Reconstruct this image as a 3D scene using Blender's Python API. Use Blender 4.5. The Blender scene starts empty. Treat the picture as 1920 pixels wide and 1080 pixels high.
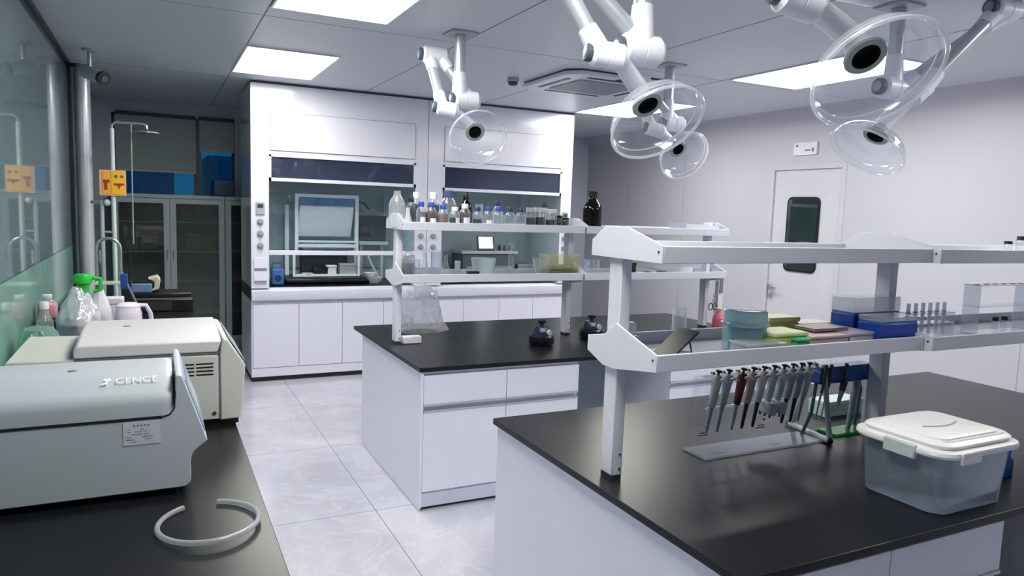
import bpy, bmesh, math, random
from mathutils import Vector, Matrix, noise
random.seed(7)
C = bpy.context.scene.collection
SC = bpy.context.scene
PI = math.pi

# ------------------------------------------------------------------ camera
YAW, PITCH, ROLL, FPX, EYE = 0.46035615, -0.10713494, 0.03346675, 1350.8, 1.75
F_ = Vector((math.sin(YAW)*math.cos(PITCH), math.cos(YAW)*math.cos(PITCH), math.sin(PITCH)))
R0 = F_.cross(Vector((0, 0, 1))).normalized(); U0 = R0.cross(F_)
R_ = math.cos(ROLL)*R0 + math.sin(ROLL)*U0
U_ = -math.sin(ROLL)*R0 + math.cos(ROLL)*U0
cam_d = bpy.data.cameras.new('camera'); cam = bpy.data.objects.new('camera', cam_d); C.objects.link(cam)
cam_d.sensor_width = 36; cam_d.lens = FPX/1920*36; cam_d.clip_start = 0.02; cam_d.clip_end = 100
cam.matrix_world = Matrix.Translation((0, 0, EYE)) @ Matrix((R_, U_, -F_)).transposed().to_4x4()
SC.camera = cam
# measuring helpers: the point where the line of sight through a photo pixel meets a plane of the room
EP = Vector((0, 0, EYE))
def ray(px, py): return R_*((px-960)/FPX) - U_*((py-540)/FPX) + F_
def at(px, py, d): return EP + ray(px, py)*d
def ony(px, py, y): r = ray(px, py); return EP + r*(y/r.y)
def onx(px, py, x): r = ray(px, py); return EP + r*(x/r.x)
def onz(px, py, z): r = ray(px, py); return EP + r*((z-EYE)/r.z)
def dist(p): return (Vector(p)-EP).dot(F_)

# ------------------------------------------------------------------ world and light level
W = bpy.data.worlds.new('world'); SC.world = W; W.use_nodes = True
W.node_tree.nodes['Background'].inputs[0].default_value = (0.01, 0.10, 0.17, 1)
W.node_tree.nodes['Background'].inputs[1].default_value = 1.0
SC.view_settings.view_transform = 'Standard'; SC.view_settings.look = 'None'
SC.view_settings.gamma = 1; SC.view_settings.exposure = 1.24
try: SC.view_settings.use_curve_mapping = False
except Exception: pass
PANEL_STRENGTH = 9.0
PANEL_COL = (1.0, 0.995, 0.89)
cy = SC.cycles
cy.max_bounces = 12; cy.diffuse_bounces = 5; cy.glossy_bounces = 5; cy.transmission_bounces = 8
cy.transparent_max_bounces = 24; cy.caustics_reflective = False; cy.caustics_refractive = False
cy.sample_clamp_indirect = 4; cy.use_denoising = True

# ------------------------------------------------------------------ materials
def lin(c):
    out = []
    for v in c:
        v /= 255.0
        out.append(v/12.92 if v <= 0.04045 else ((v+0.055)/1.055)**2.4)
    return (*out, 1)
MATS = {}
def P(name, col, rough=0.5, metal=0.0, spec=0.5, emis=None, es=0, var=0.05, scale=8, coat=0, bump=0, alpha=1):
    if name in MATS: return MATS[name]
    m = bpy.data.materials.new(name); m.use_nodes = True; nt = m.node_tree; N = nt.nodes; b = N['Principled BSDF']
    c = lin(col)
    b.inputs['Roughness'].default_value = rough; b.inputs['Metallic'].default_value = metal
    b.inputs['Specular IOR Level'].default_value = spec
    b.inputs['Coat Weight'].default_value = coat; b.inputs['Coat Roughness'].default_value = 0.05
    b.inputs['Alpha'].default_value = alpha
    tc = N.new('ShaderNodeTexCoord'); nz = N.new('ShaderNodeTexNoise'); nz.inputs['Scale'].default_value = scale
    nt.links.new(tc.outputs['Object'], nz.inputs['Vector'])
    mx = N.new('ShaderNodeMix'); mx.data_type = 'RGBA'
    mx.inputs['A'].default_value = tuple(v*(1-var) for v in c[:3])+(1,)
    mx.inputs['B'].default_value = tuple(min(1, v*(1+var)) for v in c[:3])+(1,)
    nt.links.new(nz.outputs['Fac'], mx.inputs['Factor']); nt.links.new(mx.outputs['Result'], b.inputs['Base Color'])
    if bump:
        bp = N.new('ShaderNodeBump'); bp.inputs['Strength'].default_value = bump; bp.inputs['Distance'].default_value = 0.01
        nt.links.new(nz.outputs['Fac'], bp.inputs['Height']); nt.links.new(bp.outputs['Normal'], b.inputs['Normal'])
    if emis:
        b.inputs['Emission Color'].default_value = lin(emis); b.inputs['Emission Strength'].default_value = es
    MATS[name] = m; return m
def CLR(name, tint=(240, 244, 248), haze=0.08, ior=1.45, hazecol=(250, 250, 255), edge=0.35, rough=0.02, refl=1.0, bump=0.0, bscale=20):
    """thin clear wall: see-through with Fresnel reflection and a little milky haze"""
    if name in MATS: return MATS[name]
    m = bpy.data.materials.new(name); m.use_nodes = True; nt = m.node_tree; N = nt.nodes; N.remove(N['Principled BSDF'])
    out = N['Material Output']
    tr = N.new('ShaderNodeBsdfTransparent'); tr.inputs[0].default_value = lin(tint)
    di = N.new('ShaderNodeBsdfDiffuse'); di.inputs[0].default_value = lin(hazecol)
    tl = N.new('ShaderNodeBsdfTranslucent'); tl.inputs[0].default_value = lin(hazecol)
    ad = N.new('ShaderNodeMixShader'); ad.inputs[0].default_value = 0.5
    nt.links.new(di.outputs[0], ad.inputs[1]); nt.links.new(tl.outputs[0], ad.inputs[2])
    m1 = N.new('ShaderNodeMixShader')
    tc = N.new('ShaderNodeTexCoord'); nz = N.new('ShaderNodeTexNoise'); nz.inputs['Scale'].default_value = 12
    nt.links.new(tc.outputs['Object'], nz.inputs['Vector'])
    mr = N.new('ShaderNodeMapRange'); mr.inputs['To Min'].default_value = haze*0.93; mr.inputs['To Max'].default_value = min(1, haze*1.07)
    nt.links.new(nz.outputs['Fac'], mr.inputs['Value'])
    # more material lies along the line of sight where the wall curves away
    lw = N.new('ShaderNodeLayerWeight'); lw.inputs['Blend'].default_value = 0.5
    pw = N.new('ShaderNodeMath'); pw.operation = 'POWER'; pw.inputs[1].default_value = 3.0; nt.links.new(lw.outputs['Facing'], pw.inputs[0])
    ml = N.new('ShaderNodeMath'); ml.operation = 'MULTIPLY_ADD'; ml.inputs[1].default_value = edge; ml.use_clamp = True
    nt.links.new(pw.outputs[0], ml.inputs[0]); nt.links.new(mr.outputs['Result'], ml.inputs[2]); nt.links.new(ml.outputs[0], m1.inputs[0])
    nt.links.new(tr.outputs[0], m1.inputs[1]); nt.links.new(ad.outputs[0], m1.inputs[2])
    gl = N.new('ShaderNodeBsdfGlossy'); gl.inputs['Roughness'].default_value = rough; gl.inputs[0].default_value = (refl, refl, refl, 1)
    fr = N.new('ShaderNodeFresnel')
    if bump:
        nb = N.new('ShaderNodeTexNoise'); nb.inputs['Scale'].default_value = bscale; nb.inputs['Distortion'].default_value = 1.5
        nt.links.new(tc.outputs['Object'], nb.inputs['Vector'])
        bp = N.new('ShaderNodeBump'); bp.inputs['Strength'].default_value = bump; bp.inputs['Distance'].default_value = 0.02
        nt.links.new(nb.outputs['Fac'], bp.inputs['Height'])
        for nd in (gl, di, fr): nt.links.new(bp.outputs['Normal'], nd.inputs['Normal'])
    # a thin wall reflects alike on both of its faces, so the inner face uses the inverse index
    ge = N.new('ShaderNodeNewGeometry'); io = N.new('ShaderNodeMapRange'); io.inputs['To Min'].default_value = ior; io.inputs['To Max'].default_value = 1/ior
    nt.links.new(ge.outputs['Backfacing'], io.inputs['Value']); nt.links.new(io.outputs['Result'], fr.inputs['IOR'])
    m2 = N.new('ShaderNodeMixShader'); nt.links.new(fr.outputs[0], m2.inputs[0])
    nt.links.new(m1.outputs[0], m2.inputs[1]); nt.links.new(gl.outputs[0], m2.inputs[2])
    nt.links.new(m2.outputs[0], out.inputs[0]); MATS[name] = m; return m

WHITE = P('white_powder_coat', (224, 225, 238), 0.32, var=0.02)
SHELFW = P('shelf_white_metal', (222, 222, 236), 0.4, var=0.02)
LIPM = P('shelf_lip_grey', (208, 210, 224), 0.4, var=0.02)
GREYT = P('shelf_tray_grey', (170, 176, 190), 0.35, var=0.03)
TOP = P('black_phenolic_top', (20, 22, 26), 0.30, spec=0.22, var=0.15, scale=30)
TOPE = P('worktop_edge_black', (14, 15, 18), 0.35)
KICK = P('dark_plinth', (28, 30, 38), 0.5)
SEAM = P('seam_dark', (60, 60, 72), 0.6)
HANDLE = P('aluminium_grip', (190, 192, 204), 0.3, metal=0.6)
CHROME = P('chrome', (215, 218, 225), 0.15, metal=1.0)
SILV = P('brushed_aluminium', (190, 194, 204), 0.28, metal=0.85)
ARMT = P('anodised_arm_tube', (182, 186, 198), 0.3, metal=0.4)
ARMW = P('arm_joint_white', (226, 226, 240), 0.35)
BLACK = P('black_plastic', (14, 15, 18), 0.4)
DARKG = P('dark_grey_plastic', (52, 58, 66), 0.45)
CAPG = P('joint_knob_grey', (70, 84, 98), 0.4)
CAPL = P('joint_knob_face', (128, 144, 158), 0.35)
GLASSY = CLR('clear_glass', (246, 250, 252), 0.05)
GLASS2 = CLR('clear_lab_glass', (243, 247, 250), 0.10, edge=0.9)
ACRYL = CLR('clear_acrylic', (250, 251, 254), 0.04, edge=0.25)
ACRIM = CLR('acrylic_rim', (248, 249, 254), 0.35, edge=0.5)
HAZY = CLR('milky_plastic', (225, 232, 238), 0.42, hazecol=(232, 238, 248))
BAGM = CLR('crumpled_clear_film', (242, 244, 250), 0.42, rough=0.12, edge=0.4, bump=1.0, bscale=9)
SILF = P('silver_film', (206, 206, 218), 0.22, metal=0.35, bump=1.0, scale=9, var=0.1)
PAPER = P('paper_white', (226, 226, 236), 0.7)

# ------------------------------------------------------------------ mesh builder
class MB:
    def __init__(s): s.bm = bmesh.new()
    def face(s, pts):
        vs = [s.bm.verts.new(p) for p in pts]; return s.bm.faces.new(vs)
    def box(s, x0, y0, z0, x1, y1, z1):
        if x0 > x1: x0, x1 = x1, x0
        if y0 > y1: y0, y1 = y1, y0
        if z0 > z1: z0, z1 = z1, z0
        v = [s.bm.verts.new(p) for p in ((x0,y0,z0),(x1,y0,z0),(x1,y1,z0),(x0,y1,z0),(x0,y0,z1),(x1,y0,z1),(x1,y1,z1),(x0,y1,z1))]
        for f in ((3,2,1,0),(4,5,6,7),(0,1,5,4),(1,2,6,5),(2,3,7,6),(3,0,4,7)): s.bm.faces.new([v[i] for i in f])
        return s
    def frame_of(s, ax):
        a = Vector(ax).normalized(); h = Vector((0, 0, 1)) if abs(a.z) < 0.9 else Vector((1, 0, 0))
        u = a.cross(h).normalized(); return a, u, a.cross(u)
    def rings(s, rs, seg, closed=False, cap=(True, True)):
        prev = None; first = None
        for ring in rs:
            cur = [s.bm.verts.new(p) for p in ring]
            if prev:
                n = len(cur)
                for i in range(n): s.bm.faces.new((prev[i], prev[(i+1) % n], cur[(i+1) % n], cur[i]))
            else: first = cur
            prev = cur
        if closed:
            n = len(prev)
            for i in range(n): s.bm.faces.new((prev[i], prev[(i+1) % n], first[(i+1) % n], first[i]))
        else:
            if cap[0]: s.bm.faces.new(first[::-1])
            if cap[1]: s.bm.faces.new(prev)
        return s
    def cyl(s, p, q, r, r2=None, seg=20, cap=(True, True)):
        p = Vector(p); q = Vector(q); r2 = r if r2 is None else r2
        a, u, w = s.frame_of(q-p)
        R = lambda c, r: [c + (u*math.cos(2*PI*i/seg) + w*math.sin(2*PI*i/seg))*r for i in range(seg)]
        return s.rings([R(p, r), R(q, r2)], seg, cap=cap)
    def lathe(s, prof, o=(0, 0, 0), ax=(0, 0, 1), seg=24, cap=(True, True)):
        a, u, w = s.frame_of(ax); o = Vector(o)
        rs = [[o + a*z + (u*math.cos(2*PI*i/seg) + w*math.sin(2*PI*i/seg))*max(r, 1e-4) for i in range(seg)] for r, z in prof]
        return s.rings(rs, seg, cap=cap)
    def tube(s, path, r, seg=10, closed=False, rf=None):
        path = [Vector(p) for p in path]; n = len(path); rs = []
        t = (path[1]-path[0]).normalized(); _, u, _w = s.frame_of(t)
        for i, p in enumerate(path):
            if closed: t = (path[(i+1) % n]-path[i-1]).normalized()
            else: t = (path[min(i+1, n-1)]-path[max(i-1, 0)]).normalized()
            u = (u - t*u.dot(t)).normalized(); w = t.cross(u); rr = rf(i/(n-1)) if rf else r
            rs.append([p + (u*math.cos(2*PI*k/seg) + w*math.sin(2*PI*k/seg))*rr for k in range(seg)])
        return s.rings(rs, seg, closed=closed)
    def prism(s, pts, a0, a1, plane='xz'):
        f = {'xz': lambda p, a: (p[0], a, p[1]), 'yz': lambda p, a: (a, p[0], p[1]), 'xy': lambda p, a: (p[0], p[1], a)}[plane]
        A = [s.bm.verts.new(f(p, a0)) for p in pts]; B = [s.bm.verts.new(f(p, a1)) for p in pts]
        s.bm.faces.new(A); s.bm.faces.new(B[::-1]); n = len(pts)
        for i in range(n): s.bm.faces.new((A[i], B[i], B[(i+1) % n], A[(i+1) % n]))
        return s
    def loft(s, loops):
        return s.rings(loops, len(loops[0]))
    def sphere(s, c, r, sc=(1, 1, 1), seg=16):
        m = Matrix.Translation(c) @ Matrix.Diagonal((*[r*k for k in sc], 1))
        bmesh.ops.create_uvsphere(s.bm, u_segments=seg, v_segments=max(6, seg//2), radius=1, matrix=m); return s
WL = {}
def link(name, mb, mat, wl, parent, bevel, smooth, sub=0):
    bm = mb.bm; bmesh.ops.recalc_face_normals(bm, faces=bm.faces)
    for v in bm.verts: v.co -= wl
    me = bpy.data.meshes.new(name); bm.to_mesh(me); bm.free(); me.materials.append(mat)
    if smooth: me.shade_smooth(); me.set_sharp_from_angle(angle=math.radians(38))
    o = bpy.data.objects.new(name, me); C.objects.link(o)
    if parent: o.parent = parent
    if bevel:
        b = o.modifiers.new('bevel', 'BEVEL'); b.width = bevel; b.segments = 2; b.limit_method = 'ANGLE'; b.angle_limit = math.radians(40)
    WL[o.as_pointer()] = wl.copy()
    return o
def tag(o, label, cat, group=None):
    o['label'] = label; o['category'] = cat
    if group: o['group'] = group
    return o
def root(name, loc, label, cat, group=None):
    o = bpy.data.objects.new(name, None); C.objects.link(o); o.location = loc; o.empty_display_size = 0.05
    WL[o.as_pointer()] = Vector(loc); return tag(o, label, cat, group)
def part(parent, name, mb, mat, bevel=0, smooth=True, label=None):
    o = link(name, mb, mat, WL[parent.as_pointer()], parent, bevel, smooth)
    if label: o['label'] = label
    return o
def single(name, mb, mat, label, cat, group=None, bevel=0, smooth=True, loc=None):
    vs = [v.co for v in mb.bm.verts]
    if loc is None:
        xs = [v.x for v in vs]; ys = [v.y for v in vs]; zs = [v.z for v in vs]
        loc = ((min(xs)+max(xs))/2, (min(ys)+max(ys))/2, min(zs))
    o = link(name, mb, mat, Vector(loc), None, bevel, smooth); o.location = loc
    return tag(o, label, cat, group)
def struct(name, mb, mat, parent=None, smooth=False, bevel=0):
    if parent: o = link(name, mb, mat, WL[parent.as_pointer()], parent, bevel, smooth)
    else:
        o = link(name, mb, mat, Vector((0, 0, 0)), None, bevel, smooth); o['kind'] = 'structure'
    return o
def dup(src, loc, label, group=None, rot=None, scale=None):
    r = src.copy(); C.objects.link(r); r.location = loc; r['label'] = label
    if group: r['group'] = group
    if rot: r.rotation_euler = rot
    if scale: r.scale = scale
    for ch in src.children:
        c = ch.copy(); C.objects.link(c); c.parent = r
        for g in ch.children:
            d = g.copy(); C.objects.link(d); d.parent = c
    return r
def text_part(parent, body, size, M, mat, name='lettering', ext=0.0004):
    cu = bpy.data.curves.new('lettering', 'FONT'); cu.body = body; cu.size = size; cu.extrude = ext
    cu.align_x = 'CENTER'; cu.align_y = 'CENTER'
    o = bpy.data.objects.new('lettering', cu); C.objects.link(o)
    dg = bpy.context.evaluated_depsgraph_get(); me = bpy.data.meshes.new_from_object(o.evaluated_get(dg))
    bpy.data.objects.remove(o); bpy.data.curves.remove(cu)
    me.transform(Matrix.Translation(-WL[parent.as_pointer()]) @ M); me.materials.clear(); me.materials.append(mat)
    q = bpy.data.objects.new(name, me); C.objects.link(q); q.parent = parent; return q
def facing(loc, xdir, ydir):
    x = Vector(xdir).normalized(); y = Vector(ydir).normalized(); z = x.cross(y)
    return Matrix.Translation(loc) @ Matrix((x, y, z)).transposed().to_4x4()

# ------------------------------------------------------------------ room shell
XL, XR, YB, YF, ZC = -0.66, 6.0, 9.6, -2.4, 2.88
def floor_mat():
    m = bpy.data.materials.new('polished_marble_tile'); m.use_nodes = True; nt = m.node_tree; N = nt.nodes; b = N['Principled BSDF']
    L = nt.links.new
    tc = N.new('ShaderNodeTexCoord'); mp = N.new('ShaderNodeMapping'); L(tc.outputs['Object'], mp.inputs[0])
    mp.inputs['Location'].default_value = (-1.111, -0.32, 0)
    br = N.new('ShaderNodeTexBrick'); br.offset = 0; br.inputs['Scale'].default_value = 1.0
    br.inputs['Brick Width'].default_value = 1.2; br.inputs['Row Height'].default_value = 1.2
    br.inputs['Mortar Size'].default_value = 0.0028; br.inputs['Mortar Smooth'].default_value = 0.1
    br.inputs['Color1'].default_value = (1, 1, 1, 1); br.inputs['Color2'].default_value = (1, 1, 1, 1); br.inputs['Mortar'].default_value = (0, 0, 0, 1)
    L(mp.outputs[0], br.inputs['Vector'])
    n1 = N.new('ShaderNodeTexNoise'); n1.inputs['Scale'].default_value = 1.3; n1.inputs['Detail'].default_value = 8; n1.inputs['Distortion'].default_value = 1.6
    L(tc.outputs['Object'], n1.inputs['Vector'])
    n2 = N.new('ShaderNodeTexNoise'); n2.inputs['Scale'].default_value = 2.2; n2.inputs['Detail'].default_value = 6; n2.inputs['Distortion'].default_value = 2.5
    L(tc.outputs['Object'], n2.inputs['Vector'])
    sub = N.new('ShaderNodeMath'); sub.operation = 'SUBTRACT'; L(n2.outputs['Fac'], sub.inputs[0]); sub.inputs[1].default_value = 0.5
    ab = N.new('ShaderNodeMath'); ab.operation = 'ABSOLUTE'; L(sub.outputs[0], ab.inputs[0])
    r2 = N.new('ShaderNodeValToRGB'); r2.color_ramp.elements[0].position = 0; r2.color_ramp.elements[0].color = (1, 1, 1, 1)
    r2.color_ramp.elements[1].position = 0.03; r2.color_ramp.elements[1].color = (0, 0, 0, 1); L(ab.outputs[0], r2.inputs[0])
    r1 = N.new('ShaderNodeValToRGB'); r1.color_ramp.elements[0].position = 0.3; r1.color_ramp.elements[0].color = lin((170, 170, 184))
    r1.color_ramp.elements[1].position = 0.7; r1.color_ramp.elements[1].color = lin((190, 190, 204)); L(n1.outputs['Fac'], r1.inputs[0])
    mx = N.new('ShaderNodeMix'); mx.data_type = 'RGBA'; mx.inputs['B'].default_value = lin((222, 222, 236))
    mu = N.new('ShaderNodeMath'); mu.operation = 'MULTIPLY'; L(r2.outputs[0], mu.inputs[0]); mu.inputs[1].default_value = 0.18
    L(mu.outputs[0], mx.inputs['Factor']); L(r1.outputs[0], mx.inputs['A'])
    m3 = N.new('ShaderNodeMix'); m3.data_type = 'RGBA'; m3.inputs['A'].default_value = lin((128, 130, 146))
    L(br.outputs['Color'], m3.inputs['Factor']); L(mx.outputs['Result'], m3.inputs['B'])
    L(m3.outputs['Result'], b.inputs['Base Color']); b.inputs['Roughness'].default_value = 0.13
    b.inputs['Specular IOR Level'].default_value = 0.6
    return m
def ceil_mat():
    m = P('ceiling_metal_panel', (206, 209, 216), 0.38, spec=0.4, var=0.02)
    return m
CEIL = ceil_mat()
WALLR = P('clean_room_wall_panel', (180, 179, 192), 0.42, var=0.015, scale=2)
WALLB = P('back_wall_panel', (190, 196, 208), 0.45, var=0.03, scale=2)
struct('floor', MB().box(XL, YF, -0.1, XR, YB, 0), floor_mat())
struct('ceiling', MB().box(XL-0.2, YF-0.2, ZC, XR+0.2, YB+0.2, ZC+0.1), CEIL)
# ceiling joints
j = MB()
for x in (0.612, 1.9, 3.15, 4.24): j.box(x-0.003, YF, ZC-0.0015, x+0.003, YB, ZC+0.01)
struct('trim_1', j, P('ceiling_joint', (104, 106, 118), 0.6))
j = MB()
for y in (-0.3, 2.25, 4.75, 7.2): j.box(XL, y-0.002, ZC-0.0012, XR, y+0.002, ZC+0.01)
struct('trim_2', j, P('faint_joint', (150, 152, 162), 0.6))
# right wall with a door opening x = 6
DY0, DY1, DZ = 4.93, 5.84, 2.30
w = MB(); w.box(XR, YF, 0, XR+0.12, DY0, ZC); w.box(XR, DY1, 0, XR+0.12, YB, ZC); w.box(XR, DY0, DZ, XR+0.12, DY1, ZC)
struct('wall_right', w, WALLR)
# coved corner between ceiling and right wall
pts = [(XR, ZC), (XR-0.16, ZC)] + [(XR-0.16+0.16*math.sin(a), ZC-0.16+0.16*math.cos(a)) for a in [i*PI/2/8 for i in range(1, 8)]] + [(XR, ZC-0.16)]
struct('trim_3', MB().prism(pts, YF, YB, 'xz'), WALLR, smooth=True)
j = MB()
for y in (3.19, 1.2, 7.3, 8.5): j.box(XR-0.0015, y-0.003, 0.0, XR+0.01, y+0.003, ZC-0.16)
struct('trim_4', j, P('wall_joint', (150, 150, 166), 0.6))
struct('wall_front', MB().box(XL-0.2, YF-0.12, 0, XR+0.2, YF, ZC), WALLB)
# back wall with windows on the left part
WX = [(-0.44, 0.455), (0.475, 0.885)]
w = MB(); w.box(0.885, YB, 0, XR+0.12, YB+0.12, ZC); w.box(XL, YB, 0, 0.885, YB+0.12, 1.55); w.box(XL, YB, 2.72, 0.885, YB+0.12, ZC)
w.box(XL-0.2, YB, 1.55, -0.44, YB+0.12, 2.72)
struct('wall_back', w, WALLB)
FR = P('dark_window_frame', (26, 34, 34), 0.4)
PANE = CLR('window_pane', (150, 200, 215), 0.02, ior=1.5)
for k, (x0, x1) in enumerate(WX):
    f = MB(); t = 0.03
    f.box(x0, YB+0.0, 1.55, x0+t, YB+0.08, 2.72); f.box(x1-t, YB, 1.55, x1, YB+0.08, 2.72)
    f.box(x0, YB, 1.55, x1, YB+0.08, 1.58); f.box(x0, YB, 2.69, x1, YB+0.08, 2.72)
    wo = struct('window_%d' % (k+1), f, FR)
    struct('pane', MB().box(x0+t, YB+0.04, 1.58, x1-t, YB+0.046, 2.69), PANE, parent=wo)
struct('trim_7', MB().box(0.455, YB-0.002, 1.55, 0.475, YB+0.12, 2.72), FR)
# left wall: dado below, reflective glazing above, far stretch with a slim column
GLW = P('smoked_reflective_glass', (116, 134, 142), 0.03, spec=0.9, var=0.2, scale=0.7)
GLG = P('green_back_painted_glass', (136, 178, 170), 0.08, spec=0.8, var=0.3, scale=1.5)
w = MB(); w.box(XL-0.12, YF, 0, XL, YB, 0.93)
w.box(XL-0.12, YF, 0.93, XL-0.03, YB, ZC)
struct('wall_left', w, P('left_wall_grey', (120, 132, 140), 0.5))
wo = struct('window_3', MB().box(XL-0.03, YF, 0.93, XL+0.012, YF+0.05, ZC).box(XL-0.03, 7.28, 0.93, XL+0.03, 7.36, ZC).box(XL-0.03, YF, ZC-0.035, XL+0.03, 7.36, ZC), FR)
struct('pane', MB().box(XL-0.03, YF+0.05, 1.335, XL+0.006, 7.28, ZC-0.035), GLW, parent=wo)
struct('splashback', MB().box(XL-0.03, YF+0.05, 0.93, XL+0.008, 7.28, 1.33), GLG, parent=wo)
w = MB(); w.box(XL-0.03, 7.36, 0.93, XL+0.0, YB, ZC)
struct('trim_5', w, P('left_far_wall', (112, 126, 130), 0.35))

# door in the right wall
d = struct('door_1', MB().box(XR+0.015, DY0+0.03, 0.01, XR+0.06, DY1-0.03, DZ-0.03), P('door_leaf_white', (190, 189, 201), 0.4))
struct('trim_6', MB().box(XR-0.006, DY0-0.03, 0, XR+0.06, DY0+0.03, DZ+0.03).box(XR-0.006, DY1-0.03, 0, XR+0.06, DY1+0.03, DZ+0.03).box(XR-0.006, DY0+0.03, DZ-0.03, XR+0.06, DY1-0.03, DZ+0.03), P('door_frame_white', (184, 183, 195), 0.4), bevel=0.004)
# vision panel with rounded top and bottom corners
def rrect(y0, z0, y1, z1, r, n=5):
    out = []
    for (cy_, cz, a0) in ((y1-r, z1-r, 0), (y0+r, z1-r, PI/2), (y0+r, z0+r, PI), (y1-r, z0+r, 1.5*PI)):
        for k in range(n+1): a = a0+k*PI/2/n; out.append((cy_+r*math.cos(a), cz+r*math.sin(a)))
    return out
part(d, 'vision_frame', MB().prism(rrect(5.19, 1.21, 5.61, 1.99, 0.06), XR+0.004, XR+0.016, 'yz'), P('vision_frame_black', (18, 22, 24), 0.3))
part(d, 'vision_pane', MB().prism(rrect(5.21, 1.23, 5.59, 1.97, 0.045), XR-0.0, XR+0.005, 'yz'), P('dark_pane', (34, 46, 46), 0.04, spec=0.8, var=0.3))
h = MB(); h.cyl((XR+0.015, 5.76, 1.02), (XR-0.03, 5.76, 1.02), 0.024); h.tube([(XR-0.03, 5.76, 1.02), (XR-0.045, 5.74, 1.02), (XR-0.045, 5.64, 1.015)], 0.009)
part(d, 'door_handle', h, CHROME)
part(d, 'lock_cylinder', MB().cyl((XR+0.015, 5.76, 0.93), (XR-0.01, 5.76, 0.93), 0.024), CHROME)
s = root('door_sign', (XR-0.012, 5.42, 2.42), 'small white sign with grey print above the door in the right wall', 'sign')
part(s, 'sign_plate', MB().box(XR-0.02, 5.265, 2.415, XR-0.003, 5.56, 2.545), PAPER, bevel=0.003)
GPR = P('grey_print', (120, 122, 136), 0.6)
for a, b, c_, e in ((5.50, 2.50, 5.53, 2.525), (5.34, 2.455, 5.41, 2.47), (5.295, 2.445, 5.325, 2.485)):
    part(s, 'print', MB().box(XR-0.0215, a, b, XR-0.02, c_, e), GPR)

# ------------------------------------------------------------------ ceiling lights (the room's own lamps)
LPM = bpy.data.materials.new('luminous_panel'); LPM.use_nodes = True
_b = LPM.node_tree.nodes['Principled BSDF']; _b.inputs['Emission Color'].default_value = (*PANEL_COL, 1); _b.inputs['Emission Strength'].default_value = PANEL_STRENGTH
_b.inputs['Base Color'].default_value = (0.8, 0.8, 0.8, 1)
def led(x0, x1, y0, y1, label):
    t = root('ceiling_light', ((x0+x1)/2, (y0+y1)/2, ZC-0.012), label, 'ceiling light', 'LED ceiling panels')
    b = 0.012
    part(t, 'frame', MB().box(x0-b, y0-b, ZC-0.012, x1+b, y0, ZC).box(x0-b, y1, ZC-0.012, x1+b, y1+b, ZC).box(x0-b, y0, ZC-0.012, x0, y1, ZC).box(x1, y0, ZC-0.012, x1+b, y1, ZC), WHITE)
    part(t, 'diffuser', MB().box(x0, y0, ZC-0.010, x1, y1, ZC-0.002), LPM, smooth=False)
led(0.622, 1.28, 5.70, 6.85, 'bright LED ceiling panel just in front of the left fume hood')
led(0.63, 1.30, 3.35, 4.49, 'bright LED ceiling panel cut by the top of the photo, left of the arms')
led(0.62, 1.28, 1.0, 2.15, 'LED ceiling panel over the aisle beside the camera')
led(4.25, 4.96, 5.93, 7.10, 'LED ceiling panel behind the middle extraction arms, half hidden by a clear dome')
led(4.25, 4.96, 3.40, 4.64, 'LED ceiling panel seen through the large clear dome at right')
led(4.25, 4.96, 0.9, 2.1, 'LED ceiling panel above the right end of the near bench')

# air conditioner cassette
AX0, AX1, AY0, AY1 = 2.93, 3.93, 4.99, 5.93
def chamf(x0, x1, y0, y1, c): return [(x0+c, y0), (x1-c, y0), (x1, y0+c), (x1, y1-c), (x1-c, y1), (x0+c, y1), (x0, y1-c), (x0, y0+c)]
t = root('air_conditioner', ((AX0+AX1)/2, (AY0+AY1)/2, ZC-0.05), 'white ceiling cassette air conditioner with grey grille behind the arms', 'air conditioner')
part(t, 'panel', MB().prism(chamf(AX0, AX1, AY0, AY1, 0.10), ZC-0.045, ZC-0.012, 'xy'), P('ac_white', (214, 216, 226), 0.4), bevel=0.008)
part(t, 'shadow_gap', MB().prism(chamf(AX0+0.01, AX1-0.01, AY0+0.01, AY1-0.01, 0.10), ZC-0.012, ZC, 'xy'), DARKG)
part(t, 'grille', MB().prism(chamf(AX0+0.2, AX1-0.2, AY0+0.2, AY1-0.2, 0.02), ZC-0.052, ZC-0.044, 'xy'), P('ac_grille_grey', (132, 138, 150), 0.5))
for (a, b, c_, e) in ((AX0+0.22, AY0+0.09, AX1-0.22, AY0+0.125), (AX0+0.22, AY1-0.125, AX1-0.22, AY1-0.09), (AX0+0.09, AY0+0.22, AX0+0.125, AY1-0.22), (AX1-0.125, AY0+0.22, AX1-0.09, AY1-0.22)):
    part(t, 'air_slot', MB().box(a, b, ZC-0.049, c_, e, ZC-0.044), BLACK)
# small round device on the ceiling left of the cassette
c0 = onz(962, 146, ZC)
t = root('smoke_detector', (c0.x, c0.y, ZC-0.06), 'small round grey smoke detector with dark underside left of the air conditioner', 'smoke detector')
part(t, 'base', MB().cyl((c0.x, c0.y, ZC-0.035), (c0.x, c0.y, ZC), 0.05), P('detector_grey', (168, 172, 180), 0.5))
part(t, 'sensor_head', MB().lathe([(0.042, ZC-0.035), (0.04, ZC-0.055), (0.02, ZC-0.065)], (c0.x, c0.y, 0)), P('detector_dark', (66, 56, 58), 0.5))
c0 = onz(1162, 140, ZC)
t = single('ceiling_speaker_knob', MB().lathe([(0.03, ZC-0.05), (0.045, ZC-0.03), (0.045, ZC)], (c0.x, c0.y, 0)), BLACK, 'black round ceiling fitting beside the air conditioner, behind the middle arm', 'ceiling fitting')

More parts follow.
